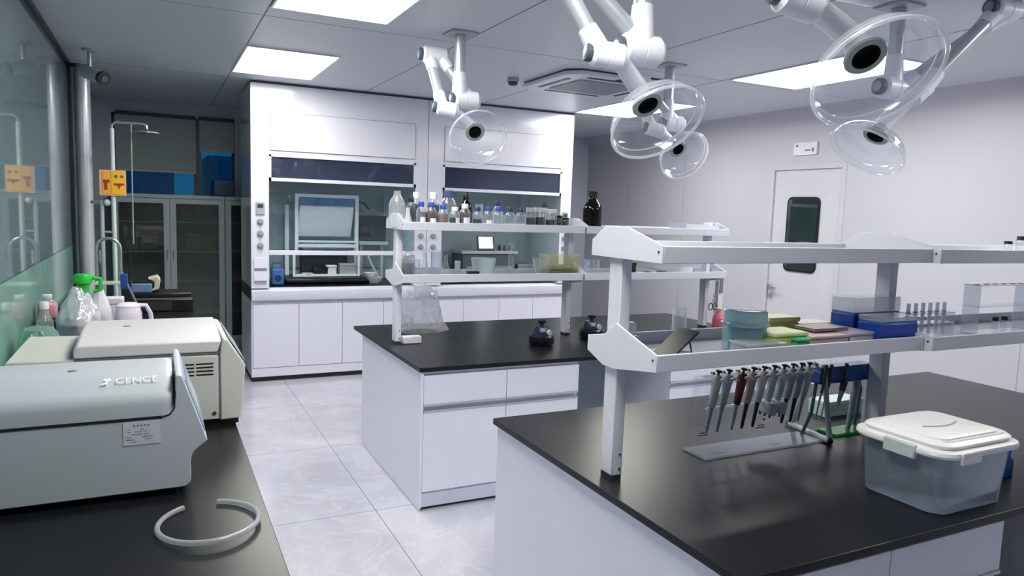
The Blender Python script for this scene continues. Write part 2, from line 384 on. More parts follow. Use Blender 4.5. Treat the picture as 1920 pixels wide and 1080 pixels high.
# ------------------------------------------------------------------ islands
TZ = 0.85
def cabinet(x0, x1, yf, back, label, group, kind='dd', drawers=1):
    """base unit, front at y=yf facing -y, depth back; drawer above a door"""
    t = root('base_cabinet', ((x0+x1)/2, yf+back/2, 0), label, 'cabinet', group)
    part(t, 'body', MB().box(x0, yf+0.02, 0.10, x1, yf+back, 0.8225), WHITE, smooth=False)
    part(t, 'plinth', MB().box(x0, yf+0.012, 0.02, x1, yf+back, 0.10), P('plinth_white', (200, 202, 218), 0.4), smooth=False)
    part(t, 'kick_strip', MB().box(x0+0.001, yf+0.03, 0.0, x1-0.001, yf+back, 0.02), KICK, smooth=False)
    g = 0.002
    dr = part(t, 'drawer', MB().box(x0+g, yf, 0.63, x1-g, yf+0.02, 0.80), WHITE, bevel=0.002)
    part(dr, 'grip_rail', MB().box(x0+g, yf-0.004, 0.62, x1-g, yf+0.014, 0.632), HANDLE)
    door = part(t, 'door', MB().box(x0+g, yf, 0.115, x1-g, yf+0.02, 0.585), WHITE, bevel=0.002)
    part(door, 'grip_rail', MB().box(x0+g, yf-0.004, 0.585, x1-g, yf+0.014, 0.597), HANDLE)
    return t
def worktop(x0, y0, x1, y1, label, z=TZ, th=0.026):
    t = MB().box(x0, y0, z-th, x1, y1, z)
    return single('worktop', t, TOP, label, 'worktop', bevel=0.002, smooth=False)
# middle island
MX0, MX1, MY0, MY1 = 1.318, 4.24, 3.79, 5.31
worktop(MX0, MY0, MX1, MY1, 'black worktop of the middle island carrying the bottle shelves')
single('end_panel', MB().box(1.33, 3.805, 0.02, 1.348, 5.095, 0.824).box(1.334, 3.82, 0, 1.346, 5.08, 0.02), WHITE, 'plain white end panel of the middle island facing the aisle', 'panel', smooth=False)
g = 'drawer cabinets under the middle island'
cabinet(1.348, 1.874, 3.805, 0.62, 'white drawer and door cabinet at the aisle corner of the middle island', g)
cabinet(1.874, 2.38, 3.805, 0.62, 'white drawer and door cabinet next to the knee gap of the middle island', g)
cabinet(3.106, 3.66, 3.805, 0.62, 'white drawer cabinet right of the knee gap, seen under the pipette shelf', g)
cabinet(3.66, 4.22, 3.805, 0.62, 'white drawer cabinet at the far right of the middle island', g)
single('knee_back_panel', MB().box(2.38, 4.40, 0.0, 3.106, 4.425, 0.824), P('knee_panel_grey', (150, 160, 172), 0.5), 'grey panel closing the knee gap under the middle island', 'panel', smooth=False)
single('leveling_foot_bracket', MB().box(2.41, 4.36, 0.53, 2.47, 4.4005, 0.56).cyl((2.44, 4.38, 0.555), (2.44, 4.38, 0.575), 0.012), SILV, 'small grey socket bracket in the knee gap of the middle island', 'bracket')
# near island
NX0, NX1, NY0, NY1 = 1.30, 4.243, 1.27, 2.765
worktop(NX0, NY0, NX1, NY1, 'large black worktop of the near island with the lidded box')
single('end_panel', MB().box(1.312, 1.30, 0.02, 1.33, 2.74, 0.824).box(1.316, 1.32, 0, 1.328, 2.72, 0.02), WHITE, 'plain white end panel of the near island in the foreground', 'panel', smooth=False)
g = 'cabinets under the near island'
cabinet(1.33, 1.91, 1.30, 0.62, 'white cabinet at the front corner of the near island', g)
cabinet(1.91, 2.466, 1.30, 0.62, 'white cabinet below the lidded box on the near island', g)
cabinet(3.3, 4.22, 1.30, 0.62, 'white cabinet at the right end of the near island', g)
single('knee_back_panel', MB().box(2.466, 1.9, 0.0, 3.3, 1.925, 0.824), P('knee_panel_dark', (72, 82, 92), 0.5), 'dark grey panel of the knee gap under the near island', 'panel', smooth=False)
single('rear_panel', MB().box(1.33, 2.70, 0, 4.22, 2.72, 0.824), WHITE, 'white rear panel of the near island facing the middle island', 'panel', smooth=False)
single('rear_panel', MB().box(1.348, 5.07, 0, 4.22, 5.09, 0.824), WHITE, 'white rear panel of the middle island facing the fume hoods', 'panel', smooth=False)
# left bench
worktop(XL+0.012, -1.5, 0.278, 6.95, 'long black bench top under the left glazing carrying the centrifuges')
g = 'cabinets under the left bench'
for k, (a, b) in enumerate(((-1.45, -0.05), (-0.05, 1.35), (1.35, 2.75), (2.75, 4.15), (4.15, 5.55), (5.55, 6.93))):
    t = root('base_cabinet', (-0.2, (a+b)/2, 0), 'white cabinet under the left bench, %s from the near end' % ('first', 'second', 'third', 'fourth', 'fifth', 'sixth')[k], 'cabinet', g)
    part(t, 'body', MB().box(XL+0.012, a, 0.1, 0.24, b, 0.824), WHITE, smooth=False)
    part(t, 'plinth', MB().box(XL+0.012, a, 0.0, 0.2, b, 0.1), KICK, smooth=False)
    for y0, y1 in ((a, (a+b)/2), ((a+b)/2, b)): part(t, 'door', MB().box(0.24, y0+0.002, 0.11, 0.26, y1-0.002, 0.82), WHITE, bevel=0.002)
# aluminium upstand strip along the foot of the left glazing
single('upstand', MB().box(XL+0.013, -1.5, TZ, XL+0.03, 6.95, 0.95), P('black_upstand', (24, 26, 30), 0.3), 'black upstand along the wall side of the left bench', 'upstand')

# ------------------------------------------------------------------ shelf racks on the islands
def rack(x0, x1, ys, posts, label, group, zt=1.605, zb=1.27):
    """two-tier rack; ys = (front, post front, post back, back)"""
    yf, p0, p1, yb = ys
    t = root('shelf_rack', ((x0+x1)/2, (p0+p1)/2, TZ), label, 'shelf rack', group)
    for px in posts:
        m = MB().box(px, p0, TZ+0.012, px+0.042, p1, 1.700)
        po = part(t, 'post', m, SHELFW, bevel=0.003)
        part(po, 'foot_shoe', MB().box(px+0.002, p0+0.002, TZ, px+0.04, p1-0.002, TZ+0.013), DARKG)
        sc = MB()
        for z in (TZ+0.035, TZ+0.085): sc.cyl((px+0.03, p0+0.002, z), (px+0.03, p0-0.003, z), 0.004, seg=8)
        part(po, 'screw', sc, DARKG)
    for nm, z in (('upper_shelf', zt), ('lower_shelf', zb)):
        m = MB(); m.box(x0+0.006, yf+0.012, z+0.008, x1-0.006, yb-0.012, z+0.014)
        sh = part(t, nm, m, GREYT, smooth=False)
        part(sh, 'front_lip', MB().box(x0+0.006, yf, z, x1-0.006, yf+0.012, z+0.053), LIPM, bevel=0.002)
        part(sh, 'rear_lip', MB().box(x0+0.006, yb-0.012, z, x1-0.006, yb, z+0.053), SHELFW, bevel=0.002)
        for xe in (x0, x1-0.006):
            if nm == 'upper_shelf':
                pg = [(yf, z), (yb, z), (yb, z+0.055), (p1+0.02, z+0.104), (p0-0.04, z+0.104), (yf, z+0.055)]
            else:
                pg = [(yf, z), (p0, z-0.035), (p1, z-0.035), (yb, z), (yb, z+0.053), (p1, z+0.07), (p0, z+0.12), (yf, z+0.053)]
            br = part(sh, 'end_bracket', MB().prism(pg, xe, xe+0.006, 'yz'), SHELFW, bevel=0.001)
            part(br, 'screw', MB().cyl((xe-0.002, yf+0.018, z+0.035), (xe+0.008, yf+0.018, z+0.035), 0.004, seg=8), DARKG)
    return t
g = 'two-tier white shelf racks on the islands'
t1 = rack(1.365, 2.632, (1.742, 1.965, 2.035, 2.135), (1.376,), 'white two-tier shelf rack over the pipettes on the near island', g)
rack(2.64, 4.22, (1.712, 1.965, 2.035, 2.135), (2.72, 4.12), 'white two-tier shelf rack holding test tubes at the right end of the near island', g)
rack(1.395, 2.73, (4.37, 4.54, 4.61, 4.76), (1.402, 2.70), 'white two-tier shelf rack full of reagent bottles on the middle island', g)
rack(2.75, 4.06, (4.365, 4.54, 4.61, 4.76), (4.01,), 'white two-tier shelf rack at the right end of the middle island', g)
#==PARTS==

# ------------------------------------------------------------------ fume hoods
HW = P('fume_hood_white', (212, 212, 227), 0.16, var=0.02, spec=0.6)
HIN = P('fume_hood_lining', (200, 218, 224), 0.35, var=0.06)
HSIDE = P('fume_hood_side_grey', (176, 186, 194), 0.10, spec=0.8)
SASHG = CLR('sash_glass_dark', (150, 165, 190), 0.14, ior=1.6, hazecol=(150, 165, 190))
HFY, HBY = 7.25, 8.15
def fume_hood(x0, x1, ox0, ox1, zs, label, side, nkx, socket):
    """x0..x1 outer, ox0..ox1 opening, zs underside of the upper sash"""
    t = root('fume_hood', ((x0+x1)/2, (HFY+HBY)/2, 0), label, 'fume hood', 'fume hoods along the back')
    part(t, 'base', MB().box(x0, HFY+0.03, 0.05, x1, HBY, 0.80), HW, smooth=False)
    part(t, 'kick_strip', MB().box(x0+0.01, HFY+0.05, 0.0, x1-0.01, HBY, 0.05), KICK, smooth=False)
    part(t, 'plinth', MB().box(x0, HFY+0.012, 0.05, x1, HFY+0.03, 0.135), HW, smooth=False)
    part(t, 'sill', MB().prism([(HFY-0.0, 0.80), (HFY-0.01, 0.815), (HFY-0.01, 0.90), (HFY+0.06, 0.925), (HFY+0.06, 0.80)], x0, x1, 'yz'), HW, bevel=0.004)
    part(t, 'work_surface', MB().box(x0, HFY+0.06, 0.80, x1, HBY, 0.93), TOP, smooth=False)
    n = 4; dw = (x1-x0-0.03)/n
    for k in range(n):
        a = x0+0.015+k*dw
        dd = part(t, 'door', MB().box(a+0.002, HFY+0.008, 0.14, a+dw-0.002, HFY+0.03, 0.765), HW, bevel=0.002)
        part(dd, 'grip_rail', MB().box(a+0.002, HFY+0.006, 0.766, a+dw-0.002, HFY+0.028, 0.775), HANDLE)
    for nm, a, b in (('left_pillar', x0, ox0), ('right_pillar', ox1, x1)):
        part(t, nm, MB().box(a, HFY, 0.925, b, HFY+0.10, 2.858), HW, smooth=False)
    part(t, 'header', MB().box(ox0, HFY, 2.205, ox1, HFY+0.10, 2.858), HW, smooth=False)
    part(t, 'access_panel', MB().box(ox0+0.015, HFY-0.012, 2.245, ox1-0.015, HFY, 2.60), HW, bevel=0.002)
    part(t, 'panel_shadow_frame', MB().box(ox0+0.009, HFY-0.004, 2.239, ox1-0.009, HFY, 2.606), P('gap_grey', (150, 152, 166), 0.5), smooth=False)  # grey plate behind the access panel, paints a thin shadow line round it
    part(t, 'roof', MB().box(x0, HFY, 2.858, x1, HBY, 2.862), DARKG, smooth=False)
    for a, b in ((x0, x0+0.012), (x1-0.012, x1)): part(t, 'outer_side', MB().box(a, HFY+0.10, 0.93, b, HBY, 2.858), side, smooth=False)
    part(t, 'lining', MB().box(ox0-0.02, HBY-0.06, 0.93, ox1+0.02, HBY-0.04, 2.4).box(ox0-0.04, HFY+0.1, 0.93, ox0-0.02, HBY-0.04, 2.4).box(ox1+0.02, HFY+0.1, 0.93, ox1+0.04, HBY-0.04, 2.4).box(ox0-0.04, HFY+0.1, 2.4, ox1+0.04, HBY-0.04, 2.42), HIN, smooth=False)
    bf = part(t, 'baffle', MB().box(ox0+0.1, HBY-0.085, 1.05, ox1-0.1, HBY-0.075, 1.50).box(ox0+0.1, HBY-0.085, 1.52, ox1-0.1, HBY-0.075, 2.0), P('baffle_grey', (166, 184, 190), 0.3), smooth=False)
    # raised upper sash
    s = 0.022
    sash = part(t, 'sash_frame', MB().box(ox0, HFY-0.004, 2.185, ox1, HFY+0.03, 2.205).box(ox0, HFY-0.004, zs, ox1, HFY+0.03, zs+0.032).box(ox0, HFY-0.004, zs, ox0+s, HFY+0.03, 2.205).box(ox1-s, HFY-0.004, zs, ox1, HFY+0.03, 2.205), HW, smooth=False)
    part(sash, 'sash_pane', MB().box(ox0+s, HFY+0.010, zs+0.032, ox1-s, HFY+0.014, 2.185), SASHG, smooth=False)
    part(t, 'sash_backing', MB().box(ox0, HFY+0.09, zs+0.02, ox1, HFY+0.10, 2.205), P('hood_shadow_panel', (170, 184, 204), 0.4), smooth=False)
    if nkx[1]:
        bar = part(t, 'lower_sash_bar', MB().box(ox0, HFY-0.006, 1.245, ox1, HFY+0.02, 1.29), HW, bevel=0.004)
        part(bar, 'lower_sash_pane', MB().box(ox0, HFY+0.02, 1.29, ox1, HFY+0.024, zs), CLR('sash_glass_clear', (246, 250, 252), 0.01, edge=0.05), smooth=False)
    # service column: switch, three valve knobs, two socket flaps
    for kx in nkx[0]:
        for z in (1.565, 1.45, 1.335):
            k = part(t, 'valve_knob', MB().lathe([(0.03, 0), (0.03, 0.012), (0.02, 0.014), (0.018, 0.03)], (kx, HFY, z), (0, -1, 0)), P('knob_grey', (140, 142, 154), 0.4))
        for z0, z1 in ((1.11, 1.22), (0.99, 1.09)):
            part(t, 'socket_flap', MB().prism([(HFY, z0), (HFY-0.018, z0+0.008), (HFY-0.012, z1), (HFY, z1)], kx-0.06, kx+0.06, 'yz'), HW, bevel=0.002)
            part(t, 'flap_gap', MB().box(kx-0.055, HFY-0.014, z0-0.012, kx+0.055, HFY, z0-0.002), P('gap_grey', (150, 152, 166), 0.5), smooth=False)
    for kx, z in socket:
        e = part(t, 'control_switch', MB().box(kx-0.04, HFY-0.012, z-0.07, kx+0.04, HFY, z+0.05), P('switch_grey', (150, 154, 164), 0.4), bevel=0.003)
        part(e, 'display', MB().box(kx-0.026, HFY-0.014, z-0.005, kx+0.026, HFY-0.012, z+0.03), P('display_dark', (52, 56, 66), 0.2), smooth=False)
    return t
fume_hood(0.810, 2.562, 0.972, 2.435, 1.955, 'left white fume hood with a raised sash and a framed unit inside', HSIDE, ([0.892, 2.50], True), [(0.892, 1.70)])
fume_hood(2.568, 4.320, 2.735, 4.185, 1.935, 'right white fume hood behind the reagent bottle shelf', HSIDE, ([2.64, 4.245], False), [(4.245, 1.70)])
single('hood_shadow_strip', MB().box(0.81, HFY-0.006, 2.862, 4.32, HFY+0.012, 2.878), P('shadow_strip_dark', (58, 58, 78), 0.5), 'dark shadow strip between the fume hood fronts and the ceiling', 'shadow strip', smooth=False)  # shade under the ceiling, built as a dark solid strip
single('wall_rail', MB().box(4.325, HFY+0.05, 1.62, 4.345, HFY+0.12, 2.36), BLACK, 'thin black vertical rail on the right side of the right fume hood', 'rail', smooth=False, bevel=0.004)

# things inside the left hood
WFR = P('pale_blue_frame', (226, 234, 242), 0.35)
def barbox(m, x0, z0, x1, z1, y0, y1, w):
    m.box(x0, y0, z0, x0+w, y1, z1); m.box(x1-w, y0, z0, x1, y1, z1); m.box(x0+w, y0, z1-w, x1-w, y1, z1); m.box(x0+w, y0, z0, x1-w, y1, z0+w); return m
q = lambda px, py, y=7.65: ony(px, py, y)
y0 = 7.62
a = q(553, 520, y0); b = q(673, 367, y0)
fx0, fx1, fz0, fz1 = a.x, b.x, 0.995, b.z
t = root('glove_cabinet', ((fx0+fx1)/2, y0+0.2, 0.985), 'pale framed benchtop enclosure with a tilted white screen inside the left fume hood', 'benchtop enclosure')
part(t, 'front_frame', barbox(MB(), fx0, 1.30, fx1, fz1, y0, y0+0.03, 0.035), WFR, bevel=0.002)
part(t, 'side_frame', MB().box(fx0-0.07, y0+0.18, fz0, fx0-0.03, y0+0.22, fz1-0.12).box(fx1+0.0, y0+0.18, fz0, fx1+0.03, y0+0.22, fz1-0.12), WFR, bevel=0.002)
part(t, 'lower_frame', barbox(MB(), fx0-0.02, fz0, fx1+0.02, 1.26, y0, y0+0.025, 0.025), WFR, bevel=0.002)
part(t, 'post', MB().box(fx0, y0, 1.26, fx0+0.03, y0+0.03, 1.30).box(fx1-0.03, y0, 1.26, fx1, y0+0.03, 1.30), WFR)
part(t, 'name_panel', MB().box(fx0+0.05, y0+0.02, fz1-0.12, fx1-0.05, y0+0.028, fz1-0.035), P('panel_blue', (54, 104, 158), 0.4, var=0.2), smooth=False)
part(t, 'screen', MB().prism([(y0+0.01, fz1-0.13), (y0+0.02, fz1-0.12), (y0+0.16, 1.42), (y0+0.15, 1.41)], fx0+0.05, fx1-0.05, 'yz'), P('screen_white', (236, 238, 246), 0.35), smooth=False)
part(t, 'crossbar', MB().cyl((fx0+0.03, y0+0.01, 1.36), (fx1-0.03, y0+0.01, 1.36), 0.012), WFR)
part(t, 'tray', MB().box(fx0-0.12, y0-0.12, 0.932, fx1+0.1, y0+0.35, 0.99), BLACK, bevel=0.02)
part(t, 'inner_box', MB().box(fx0+0.1, y0+0.15, 1.0, fx1-0.08, y0+0.3, 1.28), P('inner_dark', (40, 46, 48), 0.5), smooth=False)
part(t, 'shelf_plate', MB().box(fx0+0.1, y0+0.1, 1.27, fx1-0.1, y0+0.3, 1.34), P('plate_grey_blue', (130, 148, 168), 0.3), smooth=False)
def lidbox(x, y, z, w, d, h, mat, label, cat='box', name='plastic_box', group=None, rz=0, lid=None):
    t = root(name, (x, y, z), label, cat, group)
    part(t, 'body', MB().box(x-w/2, y-d/2, z, x+w/2, y+d/2, z+h*0.8), mat, bevel=min(w, d, h)*0.08)
    part(t, 'lid', MB().box(x-w/2-0.003, y-d/2-0.003, z+h*0.8, x+w/2+0.003, y+d/2+0.003, z+h), lid or mat, bevel=min(w, d, h)*0.06)
    if rz: t.rotation_euler = (0, 0, rz)
    return t
def shallow(r, h, c, mat, name, label, cat, group=None):
    m = MB().lathe([(r*0.6, 0), (r, h), (r*0.97, h), (r*0.55, h*0.12), (0.001, h*0.1)], c, cap=(True, True))
    return single(name, m, mat, label, cat, group)
zi = 0.99
lw = lambda px: ony(px, 500, y0+0.05).x
shallow(0.07, 0.035, (lw(577), y0+0.06, zi+0.001), PAPER, 'dish', 'shallow white dish at the left on the tray in the left fume hood', 'dish')
lidbox(lw(601), y0+0.08, zi, 0.15, 0.1, 0.10, BLACK, 'small black block on the tray beside the white dish in the left fume hood')
lidbox(lw(622), y0+0.085, zi, 0.10, 0.1, 0.12, PAPER, 'white carton on the tray in the middle of the left fume hood')
lidbox(lw(652), y0+0.08, zi, 0.18, 0.12, 0.14, P('carton_grey', (164, 166, 176), 0.5), 'light grey carton at the right on the tray in the left fume hood')
# blue basket
a = ony(510, 530, 7.42); b = ony(533, 500, 7.42)
t = root('blue_basket', ((a.x+b.x)/2, 7.5, 0.931), 'blue plastic basket bottle at the left inside the left fume hood', 'basket')
part(t, 'body', MB().box(a.x, 7.42, 0.931, b.x, 7.58, 1.10), P('basket_blue', (62, 118, 182), 0.35, var=0.2), bevel=0.02)
hm = MB(); xm = (a.x+b.x)/2; hm.tube([(xm-0.05, 7.5, 1.095), (xm-0.04, 7.5, 1.15), (xm+0.04, 7.5, 1.15), (xm+0.05, 7.5, 1.095)], 0.008)
part(t, 'handle', hm, P('basket_blue_dark', (40, 84, 150), 0.35))
part(t, 'recess', MB().cyl((xm, 7.419, 1.0), (xm, 7.425, 1.0), 0.035), P('recess_navy', (24, 50, 96), 0.4))
# screen unit at the right of the left hood
a = ony(676, 452, 7.9); b = ony(724, 405, 7.9)
t = root('wall_display', ((a.x+b.x)/2, 8.0, a.z-0.02), 'dark screen unit with a pale ledge at the right inside the left fume hood', 'display')
part(t, 'screen', MB().box(a.x, 7.9, a.z, b.x, 8.03, b.z), P('display_navy', (38, 52, 70), 0.15), smooth=False)
part(t, 'ledge', MB().box(a.x-0.02, 7.87, a.z-0.04, b.x+0.02, 8.03, a.z-0.0), WFR, bevel=0.003)
part(t, 'bracket', MB().box((a.x+b.x)/2-0.03, 8.03, a.z, (a.x+b.x)/2+0.03, HBY-0.05, b.z), DARKG)
for lx in (a.x+0.01, b.x-0.04): part(t, 'leg', MB().box(lx, 7.96, 0.931, lx+0.03, 7.99, a.z-0.04), WFR)
# instrument and bowls in the lower right of the left hood
a = ony(700, 525, 7.55)
shallow(0.10, 0.06, (a.x, 7.55, 0.931), PAPER, 'bowl', 'white bowl at the right inside the left fume hood', 'bowl')
shallow(0.07, 0.045, (a.x-0.03, 7.58, 0.992), PAPER, 'bowl', 'smaller white bowl stacked on the bowl in the left fume hood', 'bowl')
m = MB().tube([(a.x+0.10, 7.62, 0.94), (a.x+0.02, 7.66, 1.10), (a.x-0.02, 7.7, 1.2), (a.x+0.06, 7.72, 1.24)], 0.012)
single('hose', m, P('hose_pale', (186, 190, 182), 0.4), 'pale hose rising behind the white bowls in the left fume hood', 'hose')
m = MB().tube([(fx1+0.02, y0+0.1, fz1-0.06), (fx1+0.08, y0+0.1, fz1-0.08), (fx1+0.14, y0+0.1, fz1-0.14)], 0.012)
single('black_lamp_arm', m, BLACK, 'short black arm at the top right of the pale enclosure', 'arm')
# instrument bench in the right hood
a = ony(860, 540, 7.7); b = b0 = ony(960, 473, 7.7)
t = root('instrument', ((a.x+b.x)/2, 7.8, 0.931), 'wide dark laboratory instrument with a pale top inside the right fume hood', 'instrument')
part(t, 'body', MB().box(a.x, 7.6, 0.96, b.x, 7.95, 1.24), P('instrument_teal_grey', (66, 82, 86), 0.4), bevel=0.01)
part(t, 'top_plate', MB().box(a.x-0.02, 7.58, 1.24, b.x+0.02, 7.97, 1.275), P('instrument_top_grey', (158, 166, 172), 0.3), bevel=0.004)
part(t, 'drawer_front', MB().box(a.x+0.05, 7.592, 1.0, b.x-0.05, 7.6, 1.1), P('instrument_front', (122, 132, 138), 0.3), smooth=False)
part(t, 'base', MB().box(a.x+0.02, 7.62, 0.931, b.x-0.02, 7.93, 0.96), BLACK)
# tablet on it
a = ony(912, 462, 7.62); M0 = (a.x, 7.66, 1.277)
t = root('tablet_screen', M0, 'small tilted touch screen with a lit white display on the instrument', 'screen')
m = MB(); w_, h_ = 0.105, 0.17
def tilt(y, z): return (7.63 + y + (z)*0.25, 1.277+z)
sl = [(7.62, 1.277), (7.66, 1.45), (7.678, 1.446), (7.638, 1.277)]
part(t, 'housing', MB().prism(sl, a.x-w_, a.x+w_, 'yz'), BLACK, bevel=0.004)
part(t, 'display', MB().prism([(7.6235, 1.305), (7.6535, 1.435), (7.6555, 1.435), (7.6255, 1.305)], a.x-w_+0.018, a.x+w_-0.018, 'yz'), P('lit_display', (220, 228, 232), 0.3, emis=(225, 235, 235), es=0.9))
for px, rr, cc, nm in ((936, 0.02, BLACK, 'left'), (946, 0.017, DARKG, 'middle'), (955, 0.015, BLACK, 'right')):
    a = ony(px, 470, 7.7); single('jar', MB().lathe([(rr, 0), (rr, 0.04), (rr*0.7, 0.05), (rr*0.7, 0.062)], (a.x, 7.7, 1.277)), cc, 'tiny dark jar on the instrument, %s of the three beside the screen' % nm, 'jar', 'jars on the instrument in the right fume hood')
a = ony(1020, 530, 7.75)
single('grey_equipment_block', MB().box(b0.x+0.04, 7.6, 0.931, b0.x+0.24, 7.9, 1.12), P('equip_grey_green', (110, 124, 128), 0.4), 'grey green equipment block right of the instrument in the right fume hood', 'equipment', bevel=0.01)

# ------------------------------------------------------------------ steel cabinets below the windows
ST = P('cabinet_steel_grey', (170, 184, 188), 0.35, var=0.03)
STI = P('cabinet_inside', (124, 134, 126), 0.6)
CGL = CLR('cabinet_glass', (205, 215, 208), 0.05, ior=1.5)
def steel(x0, x1, label):
    t = root('glass_door_cabinet', ((x0+x1)/2, 9.35, 0), label, 'cabinet', 'steel cabinets with glass doors')
    part(t, 'carcass', MB().box(x0, 9.17, 0.03, x0+0.02, 9.585, 1.78).box(x1-0.02, 9.17, 0.03, x1, 9.585, 1.78).box(x0+0.02, 9.565, 0.03, x1-0.02, 9.585, 1.78).box(x0, 9.17, 0.0, x1, 9.585, 0.08), ST, smooth=False)
    part(t, 'top', MB().box(x0, 9.15, 1.76, x1, 9.585, 1.80), ST, smooth=False)
    part(t, 'interior', MB().box(x0+0.02, 9.55, 0.08, x1-0.02, 9.564, 1.76), STI, smooth=False)
    for z in (0.42, 0.80, 1.14, 1.48): part(t, 'shelf', MB().box(x0+0.022, 9.19, z, x1-0.022, 9.548, z+0.012), P('cab_shelf', (190, 196, 190), 0.4), smooth=False)
    mid = (x0+x1)/2
    for a, b in ((x0, mid), (mid, x1)):
        w = 0.065
        dd = part(t, 'door', MB().box(a+0.002, 9.15, 0.08, a+w, 9.17, 1.755).box(b-w, 9.15, 0.08, b-0.002, 9.17, 1.755).box(a+w, 9.15, 1.70, b-w, 9.17, 1.755).box(a+w, 9.15, 0.08, b-w, 9.17, 0.14), ST, smooth=False)
        part(dd, 'door_pane', MB().box(a+w, 9.158, 0.14, b-w, 9.162, 1.70), CGL, smooth=False)
        hx = b-w/2 if a == x0 else a+w/2
        part(dd, 'door_handle', MB().box(hx-0.006, 9.135, 1.05, hx+0.006, 9.15, 1.17), P('cab_handle', (120, 130, 134), 0.4))
    return t
steel(-0.44, 0.728, 'grey steel cabinet with two glass doors under the windows')
steel(0.735, 1.90, 'grey steel cabinet with glass doors half hidden by the left fume hood')
cols = [('folded brown cloth', (94, 66, 56)), ('yellow green carton', (126, 132, 62)), ('grey carton', (104, 110, 104)), ('olive carton', (96, 100, 58)), ('dull green carton', (84, 98, 78))]
pos = [(-0.22, 1.492, 0.22, 0.18, 0, 'on the top shelf of the left door'), (0.47, 1.152, 0.34, 0.20, 1, 'on the second shelf behind the right door'), (-0.15, 1.152, 0.34, 0.16, 2, 'on the second shelf behind the left door'), (0.32, 1.492, 0.14, 0.2, 3, 'on the top shelf behind the right door'), (-0.12, 0.432, 0.3, 0.24, 4, 'low behind the left door')]
for x, z, w_, h_, k, where in pos:
    lidbox(x, 9.38, z, w_, 0.2, h_, P('cab_item_%d' % k, cols[k][1], 0.7), cols[k][0]+' '+where+' of the steel cabinet', 'carton', 'carton', 'cartons in the steel cabinet')
# roller blinds, a crate and a building beyond the windows
for (x0, x1, z0, lab, k) in ((-0.40, 0.445, 2.06, 'wide grey roller blind pulled halfway down over the left window', 0), (0.485, 0.875, 2.335, 'short grey roller blind over the right window', 1)):
    t = root('roller_blind', ((x0+x1)/2, YB-0.03, z0), lab, 'blind', 'roller blinds')
    part(t, 'fabric', MB().box(x0, YB-0.032, z0+0.02, x1, YB-0.028, 2.70), P('blind_grey', (160, 170, 168), 0.8), smooth=False)
    part(t, 'bottom_bar', MB().box(x0, YB-0.04, z0, x1, YB-0.02, z0+0.02), P('blind_bar', (180, 186, 186), 0.5), smooth=False)
    part(t, 'head_box', MB().box(x0, YB-0.06, 2.70, x1, YB-0.003, 2.74), P('blind_head', (44, 50, 50), 0.5), smooth=False)
single('blue_crate', MB().box(0.62, 9.3, 1.802, 0.86, 9.5, 2.0), P('crate_navy', (24, 60, 110), 0.4), 'dark blue crate standing on the steel cabinet in front of the right window', 'crate', bevel=0.01)
_bld = single('building_across', MB().box(-3, 14, -1, 0.3, 16, 2.9).box(0.9, 15, -1, 3, 17, 2.6), P('outside_building', (40, 120, 150), 0.8, var=0.3, scale=3), 'blue building blurred beyond the window glass', 'building', smooth=False)

# ------------------------------------------------------------------ tall service column, shower, taps at the end of the left bench
pc = (-0.555, 7.42)
t = root('service_column', (pc[0], pc[1], 0), 'tall silvery round column rising to the ceiling at the end of the left glazing', 'column')
part(t, 'tube', MB().cyl((pc[0], pc[1], 0), (pc[0], pc[1], ZC-0.03), 0.062, seg=32), P('column_silver', (214, 216, 226), 0.25, metal=0.25))
part(t, 'collar', MB().cyl((pc[0], pc[1], ZC-0.03), (pc[0], pc[1], ZC), 0.085, seg=32), SILV)
py = 7.1
c = ony(211, 300, py); hx = c.x
t = root('emergency_shower', (hx, py, 0), 'emergency shower with a slim pale pole, round shower head and pull rod', 'emergency shower')
part(t, 'pole', MB().cyl((hx, py, 0.0), (hx, py, 2.33), 0.018), P('pole_pale', (208, 218, 216), 0.3))
hd = ony(275, 240, py)
m = MB(); m.tube([(hx, py, 2.30), (hx, py, 2.36), (hx+0.03, py, 2.385), (hd.x-0.03, py, 2.385), (hd.x, py, 2.37), (hd.x, py, 2.33)], 0.012)
part(t, 'head_pipe', m, SILV)
part(t, 'shower_head', MB().lathe([(0.02, 2.345), (0.03, 2.335), (0.11, 2.318), (0.11, 2.308), (0.0, 2.305)], (hd.x, py, 0), seg=28), P('shower_head_steel', (150, 160, 160), 0.2, metal=0.8))
rx = ony(247, 300, py).x
part(t, 'pull_rod', MB().cyl((rx, py-0.03, 1.35), (rx, py-0.03, 2.30), 0.006).cyl((rx, py-0.03, 2.30), (rx, py, 2.385), 0.006), P('rod_grey', (140, 150, 150), 0.4))
ez = ony(210, 380, py).z
m = MB().cyl((pc[0]+0.055, py+0.2, ez), (hx, py, ez), 0.014)
part(t, 'wall_pipe', m, P('pipe_white', (214, 220, 226), 0.35))
part(t, 'valve', MB().sphere((hx-0.05, py+0.02, ez), 0.03), P('pipe_white', (0, 0, 0)))
part(t, 'second_pipe', MB().cyl((hx-0.09, py+0.05, 0.86), (hx-0.09, py+0.05, 1.72), 0.016).cyl((hx-0.09, py+0.05, 1.45), (hx, py, 1.45), 0.010), P('pole_pale', (0, 0, 0)))
